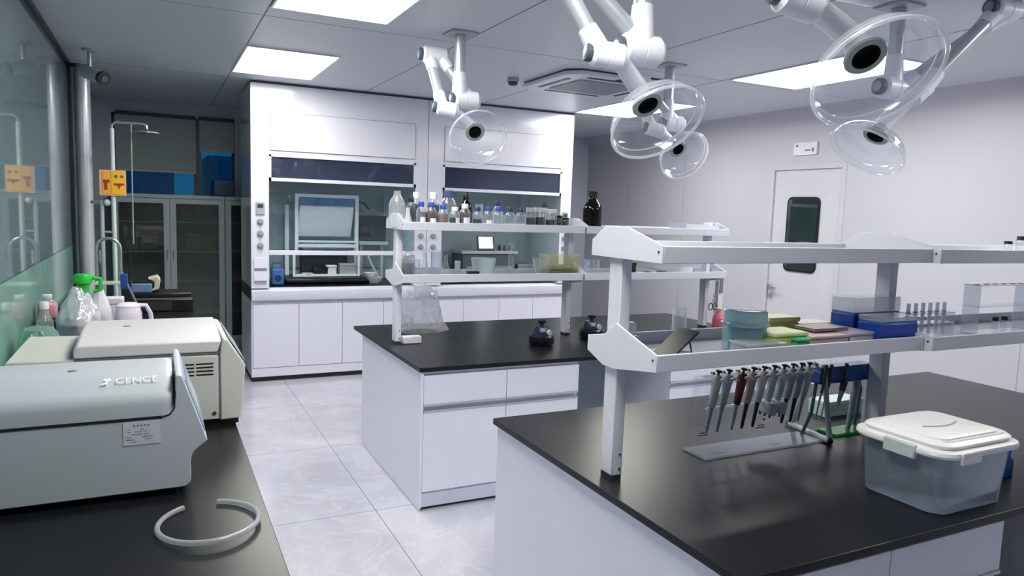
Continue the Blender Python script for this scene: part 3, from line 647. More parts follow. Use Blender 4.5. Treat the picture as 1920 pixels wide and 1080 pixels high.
# safety signs on the pole
OR_ = P('sign_orange', (238, 172, 52), 0.5); ORL = P('sign_salmon', (226, 176, 140), 0.5); RD = P('sign_red', (170, 44, 34), 0.5)
a = ony(187, 366, py-0.03); b = ony(236, 320, py-0.03); mx_ = ony(208, 340, py-0.03).x
s = root('safety_sign', ((a.x+b.x)/2, py-0.03, a.z), 'orange shower and eyewash sign folded round the pole', 'sign')
part(s, 'sign_board', MB().box(a.x, py-0.03, a.z, b.x, py-0.022, b.z), ORL, smooth=False)
part(s, 'shower_panel', MB().box(ony(192, 340, py-0.03).x, py-0.033, a.z+0.012, mx_-0.003, py-0.03, b.z-0.012), OR_, smooth=False)
part(s, 'eyewash_panel', MB().box(mx_+0.003, py-0.033, a.z+0.012, b.x-0.01, py-0.03, b.z-0.012), P('sign_yellow', (244, 186, 40), 0.5), smooth=False)
zc = (a.z+b.z)/2; m = MB(); xa = ony(198, 340, py-0.03).x; y_ = py-0.0345
m.box(xa-0.02, y_, zc+0.0, xa+0.03, y_+0.001, zc+0.025); m.box(xa-0.012, y_, zc-0.06, xa+0.012, y_+0.001, zc+0.0)
part(s, 'shower_pictogram', m, RD, smooth=False)
m = MB(); xb = ony(223, 340, py-0.03).x
m.box(xb-0.04, y_, zc-0.02, xb+0.04, y_+0.001, zc-0.003); m.prism([(xb-0.02, zc-0.02), (xb+0.02, zc-0.02), (xb+0.005, zc-0.035), (xb-0.005, zc-0.035)], y_, y_+0.001); m.box(xb-0.005, y_, zc-0.05, xb+0.005, y_+0.001, zc-0.035)
part(s, 'eyewash_pictogram', m, RD, smooth=False)
m = MB()
for dx in (-0.022, 0.022): m.cyl((xb+dx, y_, zc+0.055), (xb+dx, y_+0.001, zc+0.055), 0.013)
part(s, 'eye_marks', m, P('sign_brown', (120, 92, 50), 0.6))
# gooseneck taps at the sink
sy = 6.85
a = ony(183, 560, sy); b = ony(228, 560, sy)
def arc(x0, x1, zb, zt, y, n=14):
    r = (x1-x0)/2; cx = (x0+x1)/2
    return [(x0, y, zb)] + [(cx - r*math.cos(PI*i/n), y, zt-r+r*math.sin(PI*i/n)) for i in range(n+1)]
zt = ony(205, 447, sy).z
m = MB().tube(arc(a.x, b.x, 0.85, zt, sy)+[(b.x, sy, zt-0.30)], 0.014)
t = root('gooseneck_tap', (a.x, sy, TZ), 'tall curved gooseneck tap at the far end of the left bench', 'tap')
part(t, 'spout', m, P('tap_steel', (168, 176, 182), 0.25, metal=0.7))
part(t, 'base', MB().cyl((a.x, sy, TZ), (a.x, sy, TZ+0.05), 0.028), SILV)
part(t, 'lever', MB().box(a.x+0.02, sy-0.01, 1.2, a.x+0.035, sy+0.01, 1.31), CHROME)
part(t, 'nozzle', MB().cyl((b.x, sy, zt-0.42), (b.x, sy, zt-0.28), 0.02), SILV)
# rack plate above the sink
a = ony(178, 532, 6.6); b = ony(226, 526, 6.6)
single('draining_shelf', MB().box(a.x, 6.55, a.z-0.006, b.x, 6.75, a.z+0.006).box(a.x, 6.65, TZ, a.x+0.02, 6.67, a.z).box(b.x-0.02, 6.65, TZ, b.x, 6.67, a.z), P('drain_pale_green', (190, 214, 206), 0.3), 'pale draining shelf in front of the gooseneck tap', 'shelf')

# CCTV camera high on the left
cp = Vector((-0.36, 6.6, 2.70))
t = root('security_camera', (-0.44, 6.6, 2.86), 'grey bullet security camera hanging near the ceiling at upper left', 'camera')
part(t, 'mount', MB().cyl((-0.44, 6.6, ZC-0.02), (-0.44, 6.6, ZC), 0.05).cyl((-0.44, 6.6, 2.72), (-0.44, 6.6, ZC-0.02), 0.014), SILV)
dv = Vector((0.62, -0.72, -0.30)).normalized(); e0 = Vector((-0.44, 6.6, 2.70)); 
part(t, 'housing', MB().cyl(e0-dv*0.05, e0+dv*0.14, 0.052, seg=24), P('camera_grey', (170, 176, 182), 0.35))
part(t, 'hood_ring', MB().cyl(e0+dv*0.14, e0+dv*0.17, 0.054, seg=24), BLACK)
part(t, 'lens', MB().cyl(e0+dv*0.168, e0+dv*0.174, 0.028, seg=20), P('lens_glass', (70, 80, 88), 0.08))

# ------------------------------------------------------------------ extraction arms
def knob(t, c, d, r):
    c = Vector(c); d = Vector(d).normalized()
    k = part(t, 'joint_knob', MB().lathe([(r*0.8, 0), (r, 0.004), (r, 0.020), (r*0.82, 0.026)], c, d, seg=28), CAPG)
    part(k, 'knob_face', MB().lathe([(r*0.62, 0.026), (r*0.62, 0.0285), (r*0.3, 0.030)], c, d, seg=24), CAPL)
def joint(t, a, b, r=0.055, knob_side=-1):
    """white barrel hinge between a and b with knobs at its ends"""
    a = Vector(a); b = Vector(b); d = (b-a).normalized()
    part(t, 'hinge', MB().lathe([(r*0.80, 0), (r, 0.012), (r, (b-a).length*0.48), (r*0.95, (b-a).length*0.5), (r, (b-a).length*0.52), (r, (b-a).length-0.012), (r*0.80, (b-a).length)], a, d, seg=32), ARMW)
    knob(t, a, -d, r*0.72)
    part(t, 'hinge_cover', MB().lathe([(r*0.80, 0), (r*0.76, 0.006), (r*0.3, 0.009)], b, d, seg=28), ARMW)
def sleeve_tube(t, p, q, r=0.036, s0=0.10, s1=0.10):
    p = Vector(p); q = Vector(q); d = (q-p).normalized(); L = (q-p).length
    part(t, 'arm_tube', MB().cyl(p+d*s0*0.5, q-d*s1*0.5, r, seg=28), ARMT)
    for e, dd, s in ((p, d, s0), (q, -d, s1)):
        if s > 0: part(t, 'sleeve', MB().lathe([(r*1.35, 0), (r*1.25, s*0.55), (r*1.12, s), (r*1.0, s+0.002)], e, dd, seg=28), ARMW)
def dome(t, c, n, R, depth, neck_from, tilt_label=None):
    """clear shallow dome, c = centre of the rim, n = opening direction; the duct collar is at its crown"""
    n = Vector(n).normalized(); c = Vector(c); crown = c - n*depth
    prof = []
    rc = 0.062; k = 9
    for i in range(k+1):
        u = i/k; prof.append((rc + (R-rc)*math.sin(u*PI/2)**0.9, depth*(1-math.cos(u*PI/2))*1.0))
    m = MB(); a, u_, w_ = m.frame_of(n); seg = 56
    def R_at(r, z): return [crown + a*z + (u_*math.cos(2*PI*i/seg)+w_*math.sin(2*PI*i/seg))*r for i in range(seg)]
    outer = [R_at(r, z) for r, z in prof]; inner = [R_at(r-0.003, z+0.003*(1 if r < R*0.8 else 0)) for r, z in prof[::-1]]
    m.rings(outer+inner, seg, closed=True)
    dm = part(t, 'clear_dome', m, ACRYL)
    rim = MB(); rim.tube([c + (u_*math.cos(2*PI*i/seg)+w_*math.sin(2*PI*i/seg))*(R+0.002) for i in range(seg)], 0.0058, seg=8, closed=True)
    part(dm, 'rim', rim, ACRIM)
    rim = MB(); rim.tube([crown + a*depth*0.72 + (u_*math.cos(2*PI*i/seg)+w_*math.sin(2*PI*i/seg))*(R*0.945) for i in range(seg)], 0.0025, seg=6, closed=True)
    part(dm, 'inner_ridge', rim, ACRIM)
    col = part(t, 'duct_collar', MB().rings([R_at(r, z) for r, z in ((0.038, -0.05), (0.045, -0.03), (0.062, -0.004), (0.064, 0.004), (0.060, 0.010), (0.042, 0.010), (0.042, -0.045))], seg, cap=(False, False)), P('collar_grey', (158, 166, 166), 0.4))
    part(col, 'duct_opening', MB().rings([R_at(r, z) for r, z in ((0.0415, 0.009), (0.0405, -0.03))], seg, cap=(False, True)), P('duct_black', (6, 7, 8), 0.8))
    nk = Vector(neck_from); back = crown - n*0.04
    d = (back-nk); 
    part(t, 'neck', MB().tube([nk, nk+(back-n*0.05-nk)*0.6, back-n*0.045, back-n*0.002], 0.04, seg=24, rf=lambda u: 0.034+0.006*u), ARMW)
def opening(c, ratio, ang_deg):
    """opening direction of a dome whose rim looks ratio:1, with its crown offset away from ang_deg (image angle, down = 90)"""
    view = (EP-Vector(c)).normalized(); a = math.radians(ang_deg)
    side = (R_*math.cos(a) - U_*math.sin(a)); side = (side - view*side.dot(view)).normalized()
    s = math.sqrt(1-ratio*ratio); return view*ratio + side*s
def arm(label, mount, j1, j1ax, elb, elax, wr, wrax, dc, dn, R, depth, JL=0.165):
    t = root('extraction_arm', (mount[0], mount[1], ZC), label, 'extraction arm', 'jointed extraction arms with clear domes')
    mx, my = mount
    part(t, 'ceiling_flange', MB().box(mx-0.09, my-0.09, ZC-0.014, mx+0.09, my+0.09, ZC), P('flange_grey', (178, 182, 192), 0.4), bevel=0.004)
    j1 = Vector(j1); sleeve_tube(t, (mx, my, ZC-0.012), (mx, my, j1.z+0.02), 0.037, 0.0, 0.15)
    def ax(c, a, L): a = Vector(a).normalized()*L/2; return Vector(c)-a, Vector(c)+a
    a, b = ax(j1, j1ax, JL); joint(t, a, b, 0.060)
    e0, e1 = ax(elb, elax, JL); joint(t, e0, e1, 0.056)
    w0, w1 = ax(wr, wrax, JL*0.8); joint(t, w0, w1, 0.050)
    sleeve_tube(t, b + (a-b)*0.28, e1 + (e0-e1)*0.28, 0.034, 0.11, 0.11)
    sleeve_tube(t, e0 + (e1-e0)*0.28, w0 + (w1-w0)*0.28, 0.034, 0.11, 0.11)
    dome(t, dc, dn, R, depth, w1 + (w0-w1)*0.2)
    return t
LFT = -(R_*0.93) - F_*0.37                  # towards image left and the camera
# arm in front of the left hood / over the middle island
D = 4.72
dc = at(896, 259, 4.62)
arm('white extraction arm over the middle island with its clear dome before the right fume hood', (1.79, 4.48), ony(874, 188, 4.48), -LFT, at(815, 104, 4.74), -LFT, at(838, 205, 4.66), (R_*0.9+F_*0.2-U_*0.15), dc, opening(dc, 0.90, 65), 0.182, 0.105)
# big arm in the middle
dc = at(1233, 232, 2.80)
arm('large extraction arm at the middle, its dome just below the air conditioner', (1.71, 2.39), (1.71, 2.39, at(1222, 100, 2.86).z), -LFT, at(1040, -90, 2.72), -LFT, at(1140, 104, 2.74), (R_*0.95+F_*0.2-U_*0.1), dc, opening(dc, 0.60, 62), 0.186, 0.11)
# arm behind it over the middle island
dc = at(1283, 292, 5.15)
arm('distant extraction arm, its small dome peeking out behind the rim of a larger one', (3.50, 4.50), ony(1262, 232, 4.50), -LFT, at(1195, 150, 5.3), -LFT, at(1228, 243, 5.2), (R_*0.9+F_*0.2-U_*0.2), dc, opening(dc, 0.75, 46), 0.182, 0.105)
# nearest arm at the top right
dc = at(1647, 141, 2.08); J4 = at(1612, -34, 2.12)
arm('nearest extraction arm at upper right with the largest clear dome', (J4.x, J4.y), J4, -LFT, at(1400, -330, 2.1), -LFT, at(1498, 0, 2.02), (R_*0.93+F_*0.25-U_*0.22), dc, opening(dc, 0.66, 56), 0.187, 0.095)
# far right arm
dc = at(1624, 284, 3.55)
arm('grey extraction arm in the top right corner, its dome hanging under the largest dome', (3.50, 2.62), (3.50, 2.62, ony(1690, 168, 2.62).z), -LFT, at(1882, 18, 3.6), -LFT, at(1722, 172, 3.55), (R_*-0.75+F_*-0.2-U_*0.62), dc, opening(dc, 0.50, 122), 0.182, 0.10)

# ------------------------------------------------------------------ centrifuges
CGREY = P('centrifuge_grey', (190, 194, 205), 0.38, var=0.02)
CBEI = P('centrifuge_beige', (202, 202, 197), 0.4, var=0.02)
CBEL = P('centrifuge_lid_white', (212, 208, 216), 0.33, var=0.02)
def rounded(poly, rs, n=5):
    out = []
    N = len(poly)
    for i, p in enumerate(poly):
        r = rs[i] if isinstance(rs, (list, tuple)) else rs
        p = Vector((*p, 0)); a = Vector((*poly[i-1], 0)); b = Vector((*poly[(i+1) % N], 0))
        if r <= 0: out.append((p.x, p.y)); continue
        d1 = (a-p).normalized(); d2 = (b-p).normalized(); r = min(r, (a-p).length*0.45, (b-p).length*0.45)
        s, e = p+d1*r, p+d2*r
        for k in range(n+1):
            u = k/n; q = s*(1-u)**2 + p*2*u*(1-u) + e*u*u; out.append((q.x, q.y))
    return out
y0, y1 = 2.35, 2.78
t = root('centrifuge', (-0.3, (y0+y1)/2, TZ), 'nearest grey bench centrifuge with a rounded lid and a paper label on its side', 'centrifuge', 'bench centrifuges')
prof = rounded([(-0.62, 0.872), (0.085, 0.872), (0.083, 0.975), (0.132, 1.012), (0.062, 1.222), (0.045, 1.222), (0.040, 1.098), (-0.62, 1.098)], [0.02, 0.03, 0.03, 0.004, 0.012, 0.004, 0.06, 0.0], 5)
part(t, 'housing', MB().prism(prof, y0, y1, 'xz'), CGREY, bevel=0.008)
# lid: rounded along x, with arched cross section
m = MB(); cs = rounded([(y0+0.002, 1.102), (y0+0.002, 1.165), (y0+0.11, 1.222), (y1-0.11, 1.222), (y1-0.002, 1.165), (y1-0.002, 1.102)], [0, 0.06, 0.10, 0.10, 0.06, 0], 6)
def csx(x, k, dz=0): return [(x, (y0+y1)/2+(y-(y0+y1)/2)*k, 1.102+(z-1.102)*k+dz) for y, z in cs]
m.rings([csx(-0.60, 0.90), csx(-0.585, 0.98), csx(-0.56, 1.0), csx(0.0, 1.0), csx(0.022, 0.995), csx(0.034, 0.975), csx(0.038, 0.94)], len(cs))
lid = part(t, 'lid', m, CGREY)
part(t, 'lid_seam', MB().box(-0.605, y0-0.0015, 1.094, 0.006, y1+0.001, 1.101).tube([(0.004, y0-0.0, 1.0975), (0.026, y0-0.0, 1.104), (0.040, y0-0.0, 1.122), (0.0435, y0-0.0, 1.17), (0.043, y0+0.03, 1.205), (0.041, y0+0.10, 1.222)], 0.0028, seg=6), P('seam_black', (24, 26, 34), 0.6))
part(t, 'lid_logo', MB().lathe([(0.014, 0), (0.012, 0.0015)], (-0.235, y0+0.155, 1.2215), seg=16), P('logo_grey', (120, 130, 130), 0.4))
pn = Vector((0.21, 0, 0.07)).normalized(); pd = Vector((0.132-0.062, 0, 1.012-1.222)).normalized()
c = Vector(((0.132+0.062)/2, (y0+y1)/2, (1.012+1.222)/2))
# control panel on the sloping front
m = MB(); h_ = 0.088; w_ = 0.19; off = pn*0.002
q_ = [c+off-pd*h_+Vector((0, -w_, 0)), c+off+pd*h_+Vector((0, -w_, 0)), c+off+pd*h_+Vector((0, w_, 0)), c+off-pd*h_+Vector((0, w_, 0))]
m.rings([[p-pn*0.003 for p in q_], [p+pn*0.001 for p in q_]], 4)
pnl = part(t, 'control_panel', m, P('panel_blue_grey', (128, 150, 180), 0.25, var=0.15), smooth=False)
q2 = [c+off+(p-c-off)*0.55 for p in q_]
part(pnl, 'display', MB().rings([[p+pn*0.001 for p in q2], [p+pn*0.0022 for p in q2]], 4), P('display_pale', (200, 214, 226), 0.15), smooth=False)
for x, y in ((0.03, y0+0.05), (0.03, y1-0.05), (-0.55, y0+0.05), (-0.55, y1-0.05)): part(t, 'foot', MB().cyl((x, y, TZ), (x, y, 0.874), 0.02), BLACK)
# paper label on the side
sx0, sx1, sz0, sz1 = -0.098, 0.001, 1.020, 1.0905
s = part(t, 'paper_label', MB().box(sx0, y0-0.0015, sz0, sx1, y0, sz1), P('label_lilac', (206, 206, 224), 0.6), smooth=False, label='white paper label with rows of print')
m = MB()
for k in range(5): m.box(sx0+0.027+k*0.0095, y0-0.002, sz1-0.014, sx0+0.032+k*0.0095, y0-0.0015, sz1-0.0095)
part(s, 'heading_print', m, P('print_violet', (110, 106, 134), 0.6), smooth=False)
m = MB()
for r_, (z, segs) in enumerate(((sz1-0.024, ((0.012, 0.018), (0.045, 0.055))), (sz1-0.031, ((0.012, 0.02), (0.03, 0.05), (0.055, 0.065))), (sz1-0.039, ((0.022, 0.05), (0.055, 0.068))), (sz1-0.047, ((0.008, 0.022), (0.052, 0.08))), (sz1-0.055, ((0.008, 0.03), (0.055, 0.075))), (sz1-0.062, ((0.024, 0.034),)))):
    for a, b in segs: m.box(sx0+a, y0-0.002, z, sx0+b, y0-0.0015, z+0.0025)
part(s, 'table_print', m, P('print_grey', (146, 146, 166), 0.6), smooth=False)
# maker's mark and lettering on the lid
LW = P('mark_white', (240, 240, 248), 0.4)
ang = math.atan2(0.050, 0.10)
dirY = Vector((0, math.cos(ang), math.sin(ang)))
Mx = facing((-0.060, y0+0.058, 1.2045), (1, 0, 0), dirY)
text_part(t, 'CENCE', 0.036, Mx, LW)
m = MB(); o = Vector((-0.140, y0+0.058, 1.2045))
def lp(u, v): return o + Vector((u, 0, 0)) + dirY*v + Vector((0, -math.sin(ang), math.cos(ang)))*0.0006
for pg in ([(-0.008, 0.004), (0.014, 0.004), (0.009, 0.013), (-0.008, 0.013)], [(0.000, 0.004), (0.008, 0.004), (0.003, -0.006), (-0.004, -0.006)], [(-0.016, -0.014), (0.003, -0.014), (0.003, -0.006), (-0.009, -0.006)]):
    m.face([lp(u, v) for u, v in pg])
part(t, 'maker_mark', m, LW, smooth=False)

y0, y1 = 3.05, 3.60
t = root('centrifuge', (-0.1, (y0+y1)/2, TZ), 'larger beige centrifuge behind the grey one with side vents and a broad white lid', 'centrifuge', 'bench centrifuges')
part(t, 'housing', MB().prism([(-0.492, 0.874), (0.217, 0.874), (0.217, 1.135), (0.19, 1.140), (-0.275, 1.146), (-0.492, 1.150)], y0, y1, 'xz'), CBEI, bevel=0.006)
part(t, 'front_housing', MB().prism([(0.2195, 0.868), (0.300, 0.874), (0.316, 1.090), (0.252, 1.196), (0.232, 1.204), (0.2195, 1.136)], y0, y1, 'xz'), CBEI, bevel=0.006)
m = MB()
def lidsec(y, z0, z1, xa, xb): return [(xa, y, z0), (xb, y, z0), (xb+0.006, y, (z0+z1)/2), (xb+0.014, y, z1), (xa+0.012, y, z1), (xa, y, z0+(z1-z0)*0.6)]
m.rings([lidsec(y0-0.004, 1.150, 1.196, -0.282, 0.212), lidsec(y0+0.02, 1.150, 1.204, -0.282, 0.212), lidsec(y0+0.2, 1.150, 1.222, -0.282, 0.212), lidsec(y0+0.45, 1.150, 1.224, -0.282, 0.212), lidsec(y1+0.0, 1.150, 1.19, -0.282, 0.212)], 6)
part(t, 'lid', m, CBEL, bevel=0.006)
part(t, 'lid_seam', MB().box(-0.28, y0-0.0015, 1.1425, 0.214, y0+0.01, 1.149), P('seam_olive', (104, 108, 104), 0.6), smooth=False)
part(t, 'panel_seam', MB().box(0.2165, y0-0.0012, 0.875, 0.2195, y1, 1.15), P('seam_olive', (0, 0, 0)), smooth=False)
part(t, 'front_panel', MB().prism([(0.3195, 1.10), (0.259, 1.196), (0.257, 1.1945), (0.3175, 1.0985)], y0+0.05, y1-0.05, 'xz'), P('front_panel_grey', (150, 158, 166), 0.3), smooth=False)
part(t, 'hinge_cover', MB().box(-0.297, y0+0.05, 1.148, -0.283, y1-0.08, 1.168), P('hinge_grey', (120, 124, 130), 0.5), bevel=0.003)
for r_ in range(4):
    for x in (0.062, 0.132):
        z = 1.058+0.0145*r_
        part(t, 'vent_slot', MB().box(x, y0-0.001, z, x+0.063, y0+0.001, z+0.006), BLACK, smooth=False)
part(t, 'screw', MB().lathe([(0.009, 0), (0.008, 0.003)], (0.197, y0, 0.90), (0, -1, 0)), CHROME)
part(t, 'lid_logo', MB().lathe([(0.016, 0), (0.013, 0.0015)], (-0.115, y0+0.28, 1.2228), seg=16), P('logo_grey', (0, 0, 0)))
for x, y in ((-0.45, y0+0.05), (-0.45, y1-0.05)): part(t, 'foot', MB().cyl((x, y, TZ), (x, y, 0.876), 0.022), BLACK)
part(t, 'black_base', MB().box(0.12, y0+0.015, TZ, 0.29, y1-0.02, 0.876), BLACK, smooth=False)

# hose loop on the near end of the left bench
cx, cyh = 0.118, 2.085
pts_ = []
for i in range(46):
    a = math.radians(118 + 318*i/45)
    pts_.append((cx + 0.130*math.cos(a), cyh + 0.150*math.sin(a), TZ+0.0085 + 0.012*math.sin(PI*i/45)**2))
m = MB(); m.tube(pts_, 0.0075, seg=10)
single('hose', m, CLR('clear_hose', (196, 204, 212), 0.40, rough=0.06), 'curled length of clear tubing on the bench in front of the grey centrifuge', 'hose')

# ------------------------------------------------------------------ small things: builders
CAPB = P('cap_blue', (34, 72, 168), 0.4); CAPN = P('cap_navy', (34, 42, 92), 0.4); CAPW = P('cap_white', (226, 226, 234), 0.4)
CAPK = P('cap_black', (16, 18, 20), 0.4); CAPS = P('cap_slate', (66, 84, 128), 0.4)
LIQK = P('liquid_black', (10, 11, 16), 0.08, spec=0.6); LIQB = P('liquid_brown', (88, 60, 54), 0.1, spec=0.6)
LIQA = P('liquid_amber_dark', (34, 16, 14), 0.06, spec=0.8); LIQG = P('liquid_grey', (112, 108, 116), 0.1)
LIQN = P('liquid_navy', (26, 30, 66), 0.1); LIQC = P('liquid_clear_grey', (166, 172, 190), 0.1); LIQE = P('liquid_green_black', (18, 36, 28), 0.1)
GREEN = P('green_plastic', (40, 190, 60), 0.35); PINK = P('pink_liquid', (232, 140, 168), 0.3)
def profile(kind, h, r):
    if kind == 'media': return [(r*0.9, 0), (r, h*0.03), (r, h*0.60), (r*0.92, h*0.68), (r*0.58, h*0.78), (r*0.50, h*0.82), (r*0.50, h*0.86)]
    if kind == 'flask': return [(r*0.96, 0), (r, h*0.04), (r*0.86, h*0.22), (r*0.36, h*0.70), (r*0.32, h*0.97), (r*0.40, h)]
    if kind == 'jug': return [(r*0.92, 0), (r, h*0.04), (r, h*0.55), (r*0.88, h*0.66), (r*0.50, h*0.78), (r*0.42, h*0.84), (r*0.42, h*0.92)]
    if kind == 'beaker': return [(r*0.95, 0), (r, h*0.04), (r, h*0.96), (r*1.07, h)]
    if kind == 'cup': return [(r*0.72, 0), (r*0.75, h*0.03), (r, h)]
    if kind == 'bowl': return [(r*0.45, 0), (r*0.6, h*0.12), (r*0.9, h*0.55), (r, h)]
    if kind == 'jar': return [(r*0.95, 0), (r, h*0.04), (r, h*0.80), (r*0.85, h*0.86)]
def vessel(x, y, z, h, r, kind, label, cat='bottle', name='reagent_bottle', group=None, glass=None, cap=None, liq=None, fill=0.6, sticker=None, seg=20, open_=False):
    t = root(name, (x, y, z), label, cat, group)
    pf = profile(kind, h, r); m = MB()
    if open_:
        th = min(0.003, r*0.12)
        m.lathe(pf + [(max(a-th, 1e-3), b) for a, b in pf[::-1]][:-1] + [(max(pf[0][0]-th, 1e-3), th)], (x, y, z), seg=seg)
    else: m.lathe(pf, (x, y, z), seg=seg)
    part(t, 'body', m, glass or GLASS2)
    if liq:
        lp_ = []
        top = h*fill
        for (a, b), (c, d) in zip(pf, pf[1:]):
            if b <= top:
                lp_.append((a*0.93, b+0.003 if b == 0 else b))
                if d > top: lp_.append(((a+(c-a)*(top-b)/(d-b))*0.93, top))
        part(t, 'liquid', MB().lathe(lp_, (x, y, z), seg=seg), liq)
    if cap:
        zc = pf[-1][1]; rc = r*0.58 if kind in ('media',) else r*0.5
        if kind == 'jar': rc = r*0.95
        part(t, 'cap', MB().lathe([(rc, zc-h*0.05), (rc, h-0.003), (rc*0.9, h)], (x, y, z), seg=seg), cap)
    if sticker:
        a0, a1, zz0, zz1 = sticker; m = MB(); n = 8
        ro, ri = r*1.015, r*1.002
        base = -math.pi/2 - 0.35
        A = [(x+ro*math.cos(base+a0+(a1-a0)*k/n), y+ro*math.sin(base+a0+(a1-a0)*k/n)) for k in range(n+1)]
        B = [(x+ri*math.cos(base+a0+(a1-a0)*k/n), y+ri*math.sin(base+a0+(a1-a0)*k/n)) for k in range(n+1)]
        m.prism(A+B[::-1], z+h*zz0, z+h*zz1, 'xy'); part(t, 'paper_sticker', m, PAPER)
    return t
def V(px, top, wpx, y, z, kind, label, **k):
    p = ony(px, top, y); h = p.z-z; r = wpx/2/FPX*dist(p); return vessel(p.x, y, z, h, r, kind, label, **k)

# ------------------------------------------------------------------ bottles on the middle island's upper shelf
ZU = 1.6195; YA, YM, YC = 4.425, 4.56, 4.69
g = 'reagent bottles on the upper shelf of the middle island'
V(745, 352, 31, YM, ZU, 'jug', 'large empty clear plastic bottle at the left end of the upper shelf', group=g, glass=CLR('clear_plastic_bottle', (244, 247, 250), 0.22))
V(765, 389, 22, YA, ZU, 'flask', 'small white conical flask with a dark band at the left shelf end', group=g, glass=CLR('frosted_flask', (225, 230, 230), 0.6), liq=LIQK, fill=0.2, name='conical_flask', cat='flask')
V(771, 368, 17, YM+0.02, ZU, 'media', 'dark green bottle between the large clear bottle and the first blue cap', group=g, cap=CAPK, liq=LIQE, fill=0.7)
V(780, 360, 19, YC, ZU, 'media', 'dark bottle with a white cap at the left of the back row', group=g, cap=CAPW, liq=LIQK, fill=0.66)
V(790, 378, 19, YA, ZU, 'media', 'blue capped bottle of grey liquid with a white sticker, leftmost blue cap', group=g, cap=CAPB, liq=LIQG, fill=0.62, sticker=(-0.1, 1.1, 0.02, 0.42))
V(809, 379, 21, YA, ZU, 'media', 'blue capped bottle of brown liquid with a white sticker, second blue cap', group=g, cap=CAPB, liq=LIQB, fill=0.62, sticker=(-0.1, 1.1, 0.02, 0.38))
V(813, 361, 24, YC, ZU, 'media', 'black bottle with a white cap rising behind the second blue cap', group=g, cap=CAPW, liq=LIQK, fill=0.66)
V(831, 384, 20, YA, ZU, 'media', 'blue capped bottle of pale brown liquid, third blue cap', group=g, cap=CAPB, liq=P('liquid_tan', (132, 112, 108), 0.1), fill=0.6)
V(841, 357, 31, YC-0.02, ZU, 'media', 'large clear bottle with a slate blue cap in the back row', group=g, cap=CAPS)
V(853, 388, 20, YA, ZU, 'media', 'small dark bottle with a white neck and a pale sticker beside the black capped bottle', group=g, cap=CAPW, liq=LIQK, fill=0.5, sticker=(0.2, 1.3, 0.02, 0.5))
V(874, 362, 25, YC-0.01, ZU, 'jug', 'tall black bottle with a broad black cap in the back row', group=g, cap=CAPK, liq=LIQK, fill=0.78, glass=CLR('smoke_glass', (60, 60, 60), 0.2, hazecol=(20, 20, 22), edge=0.1))
V(872, 382, 22, YA, ZU, 'media', 'white capped dark bottle with a square white sticker before the tall black bottle', group=g, cap=CAPW, liq=LIQB, fill=0.6, sticker=(-0.2, 1.1, 0.02, 0.45))
V(896, 388, 18, YA, ZU, 'media', 'bottle of navy liquid with a dark slate cap, right of the square sticker', group=g, cap=CAPN, liq=LIQN, fill=0.45)
V(899, 375, 14, YC, ZU, 'jar', 'small clear glass jar in the back row behind the navy liquid bottle', group=g, name='glass_jar', cat='jar')
V(917, 387, 20, YA, ZU, 'media', 'clear bottle with a bright blue cap and a white sticker at its lower left', group=g, cap=CAPB, sticker=(-0.5, 0.6, 0.04, 0.4))
V(934, 376, 18, YC, ZU, 'media', 'clear bottle with a navy cap standing higher in the back row', group=g, cap=CAPN)
V(936, 388, 21, YA, ZU, 'media', 'clear bottle with a bright blue cap in front of the higher navy cap', group=g, cap=CAPB, liq=LIQC, fill=0.3)
V(957, 389, 20, YA, ZU, 'media', 'clear bottle with a navy cap, first of two alike near the shelf middle', group=g, cap=CAPN)
V(977, 390, 20, YA, ZU, 'media', 'clear bottle with a dark navy cap left of the black liquid bottles', group=g, cap=CAPN, liq=LIQC, fill=0.25)
V(996, 389, 19, YA, ZU, 'jar', 'clear topped bottle of black liquid, leftmost of the black ones', group=g, cap=CLR('stopper_glass', (230, 235, 240), 0.35), liq=LIQK, fill=0.55)
V(1014, 389, 20, YA, ZU, 'jar', 'clear topped bottle of black liquid, second of the black ones', group=g, cap=CLR('stopper_glass', (0, 0, 0)), liq=LIQK, fill=0.58)
V(1021, 380, 20, YC, ZU, 'media', 'clear bottle with a dark slate cap behind the black liquid bottles', group=g, cap=P('cap_dark_slate', (48, 56, 70), 0.4))
V(1034, 392, 22, YA, ZU, 'jar', 'bottle of black liquid with a pinkish cap, third of the black ones', group=g, cap=P('cap_pinkish', (214, 196, 206), 0.4), liq=LIQK, fill=0.5)
for px, top, lab in ((1048, 404, 'low black jar beside the pinkish cap'), (1060, 408, 'lowest black jar at the right of the black liquid bottles')):
    V(px, top, 15, YA+0.01, ZU, 'jar', lab, group=g, cap=CAPK, liq=LIQK, fill=0.8)
p = ony(1068, 405, YM); 
for k in range(3): single('petri_dish', MB().lathe([(0.045, 0), (0.045, 0.012)], (p.x, YM+0.02, ZU+0.0132*k)), CLR('petri_clear', (222, 228, 236), 0.4), 'clear petri dish on the upper shelf near its right end, %s of three' % ('lowest', 'middle', 'topmost')[k], 'petri dish', 'petri dishes on the upper shelf')
# big amber bottle on the right rack
V(1113, 359, 37, 4.50, ZU, 'jug', 'large dark amber bottle with a black cap standing alone right of the others', cap=CAPK, liq=LIQA, fill=0.80, glass=CLR('amber_glass', (84, 30, 22), 0.15, hazecol=(50, 16, 12), edge=0.1), name='amber_bottle')

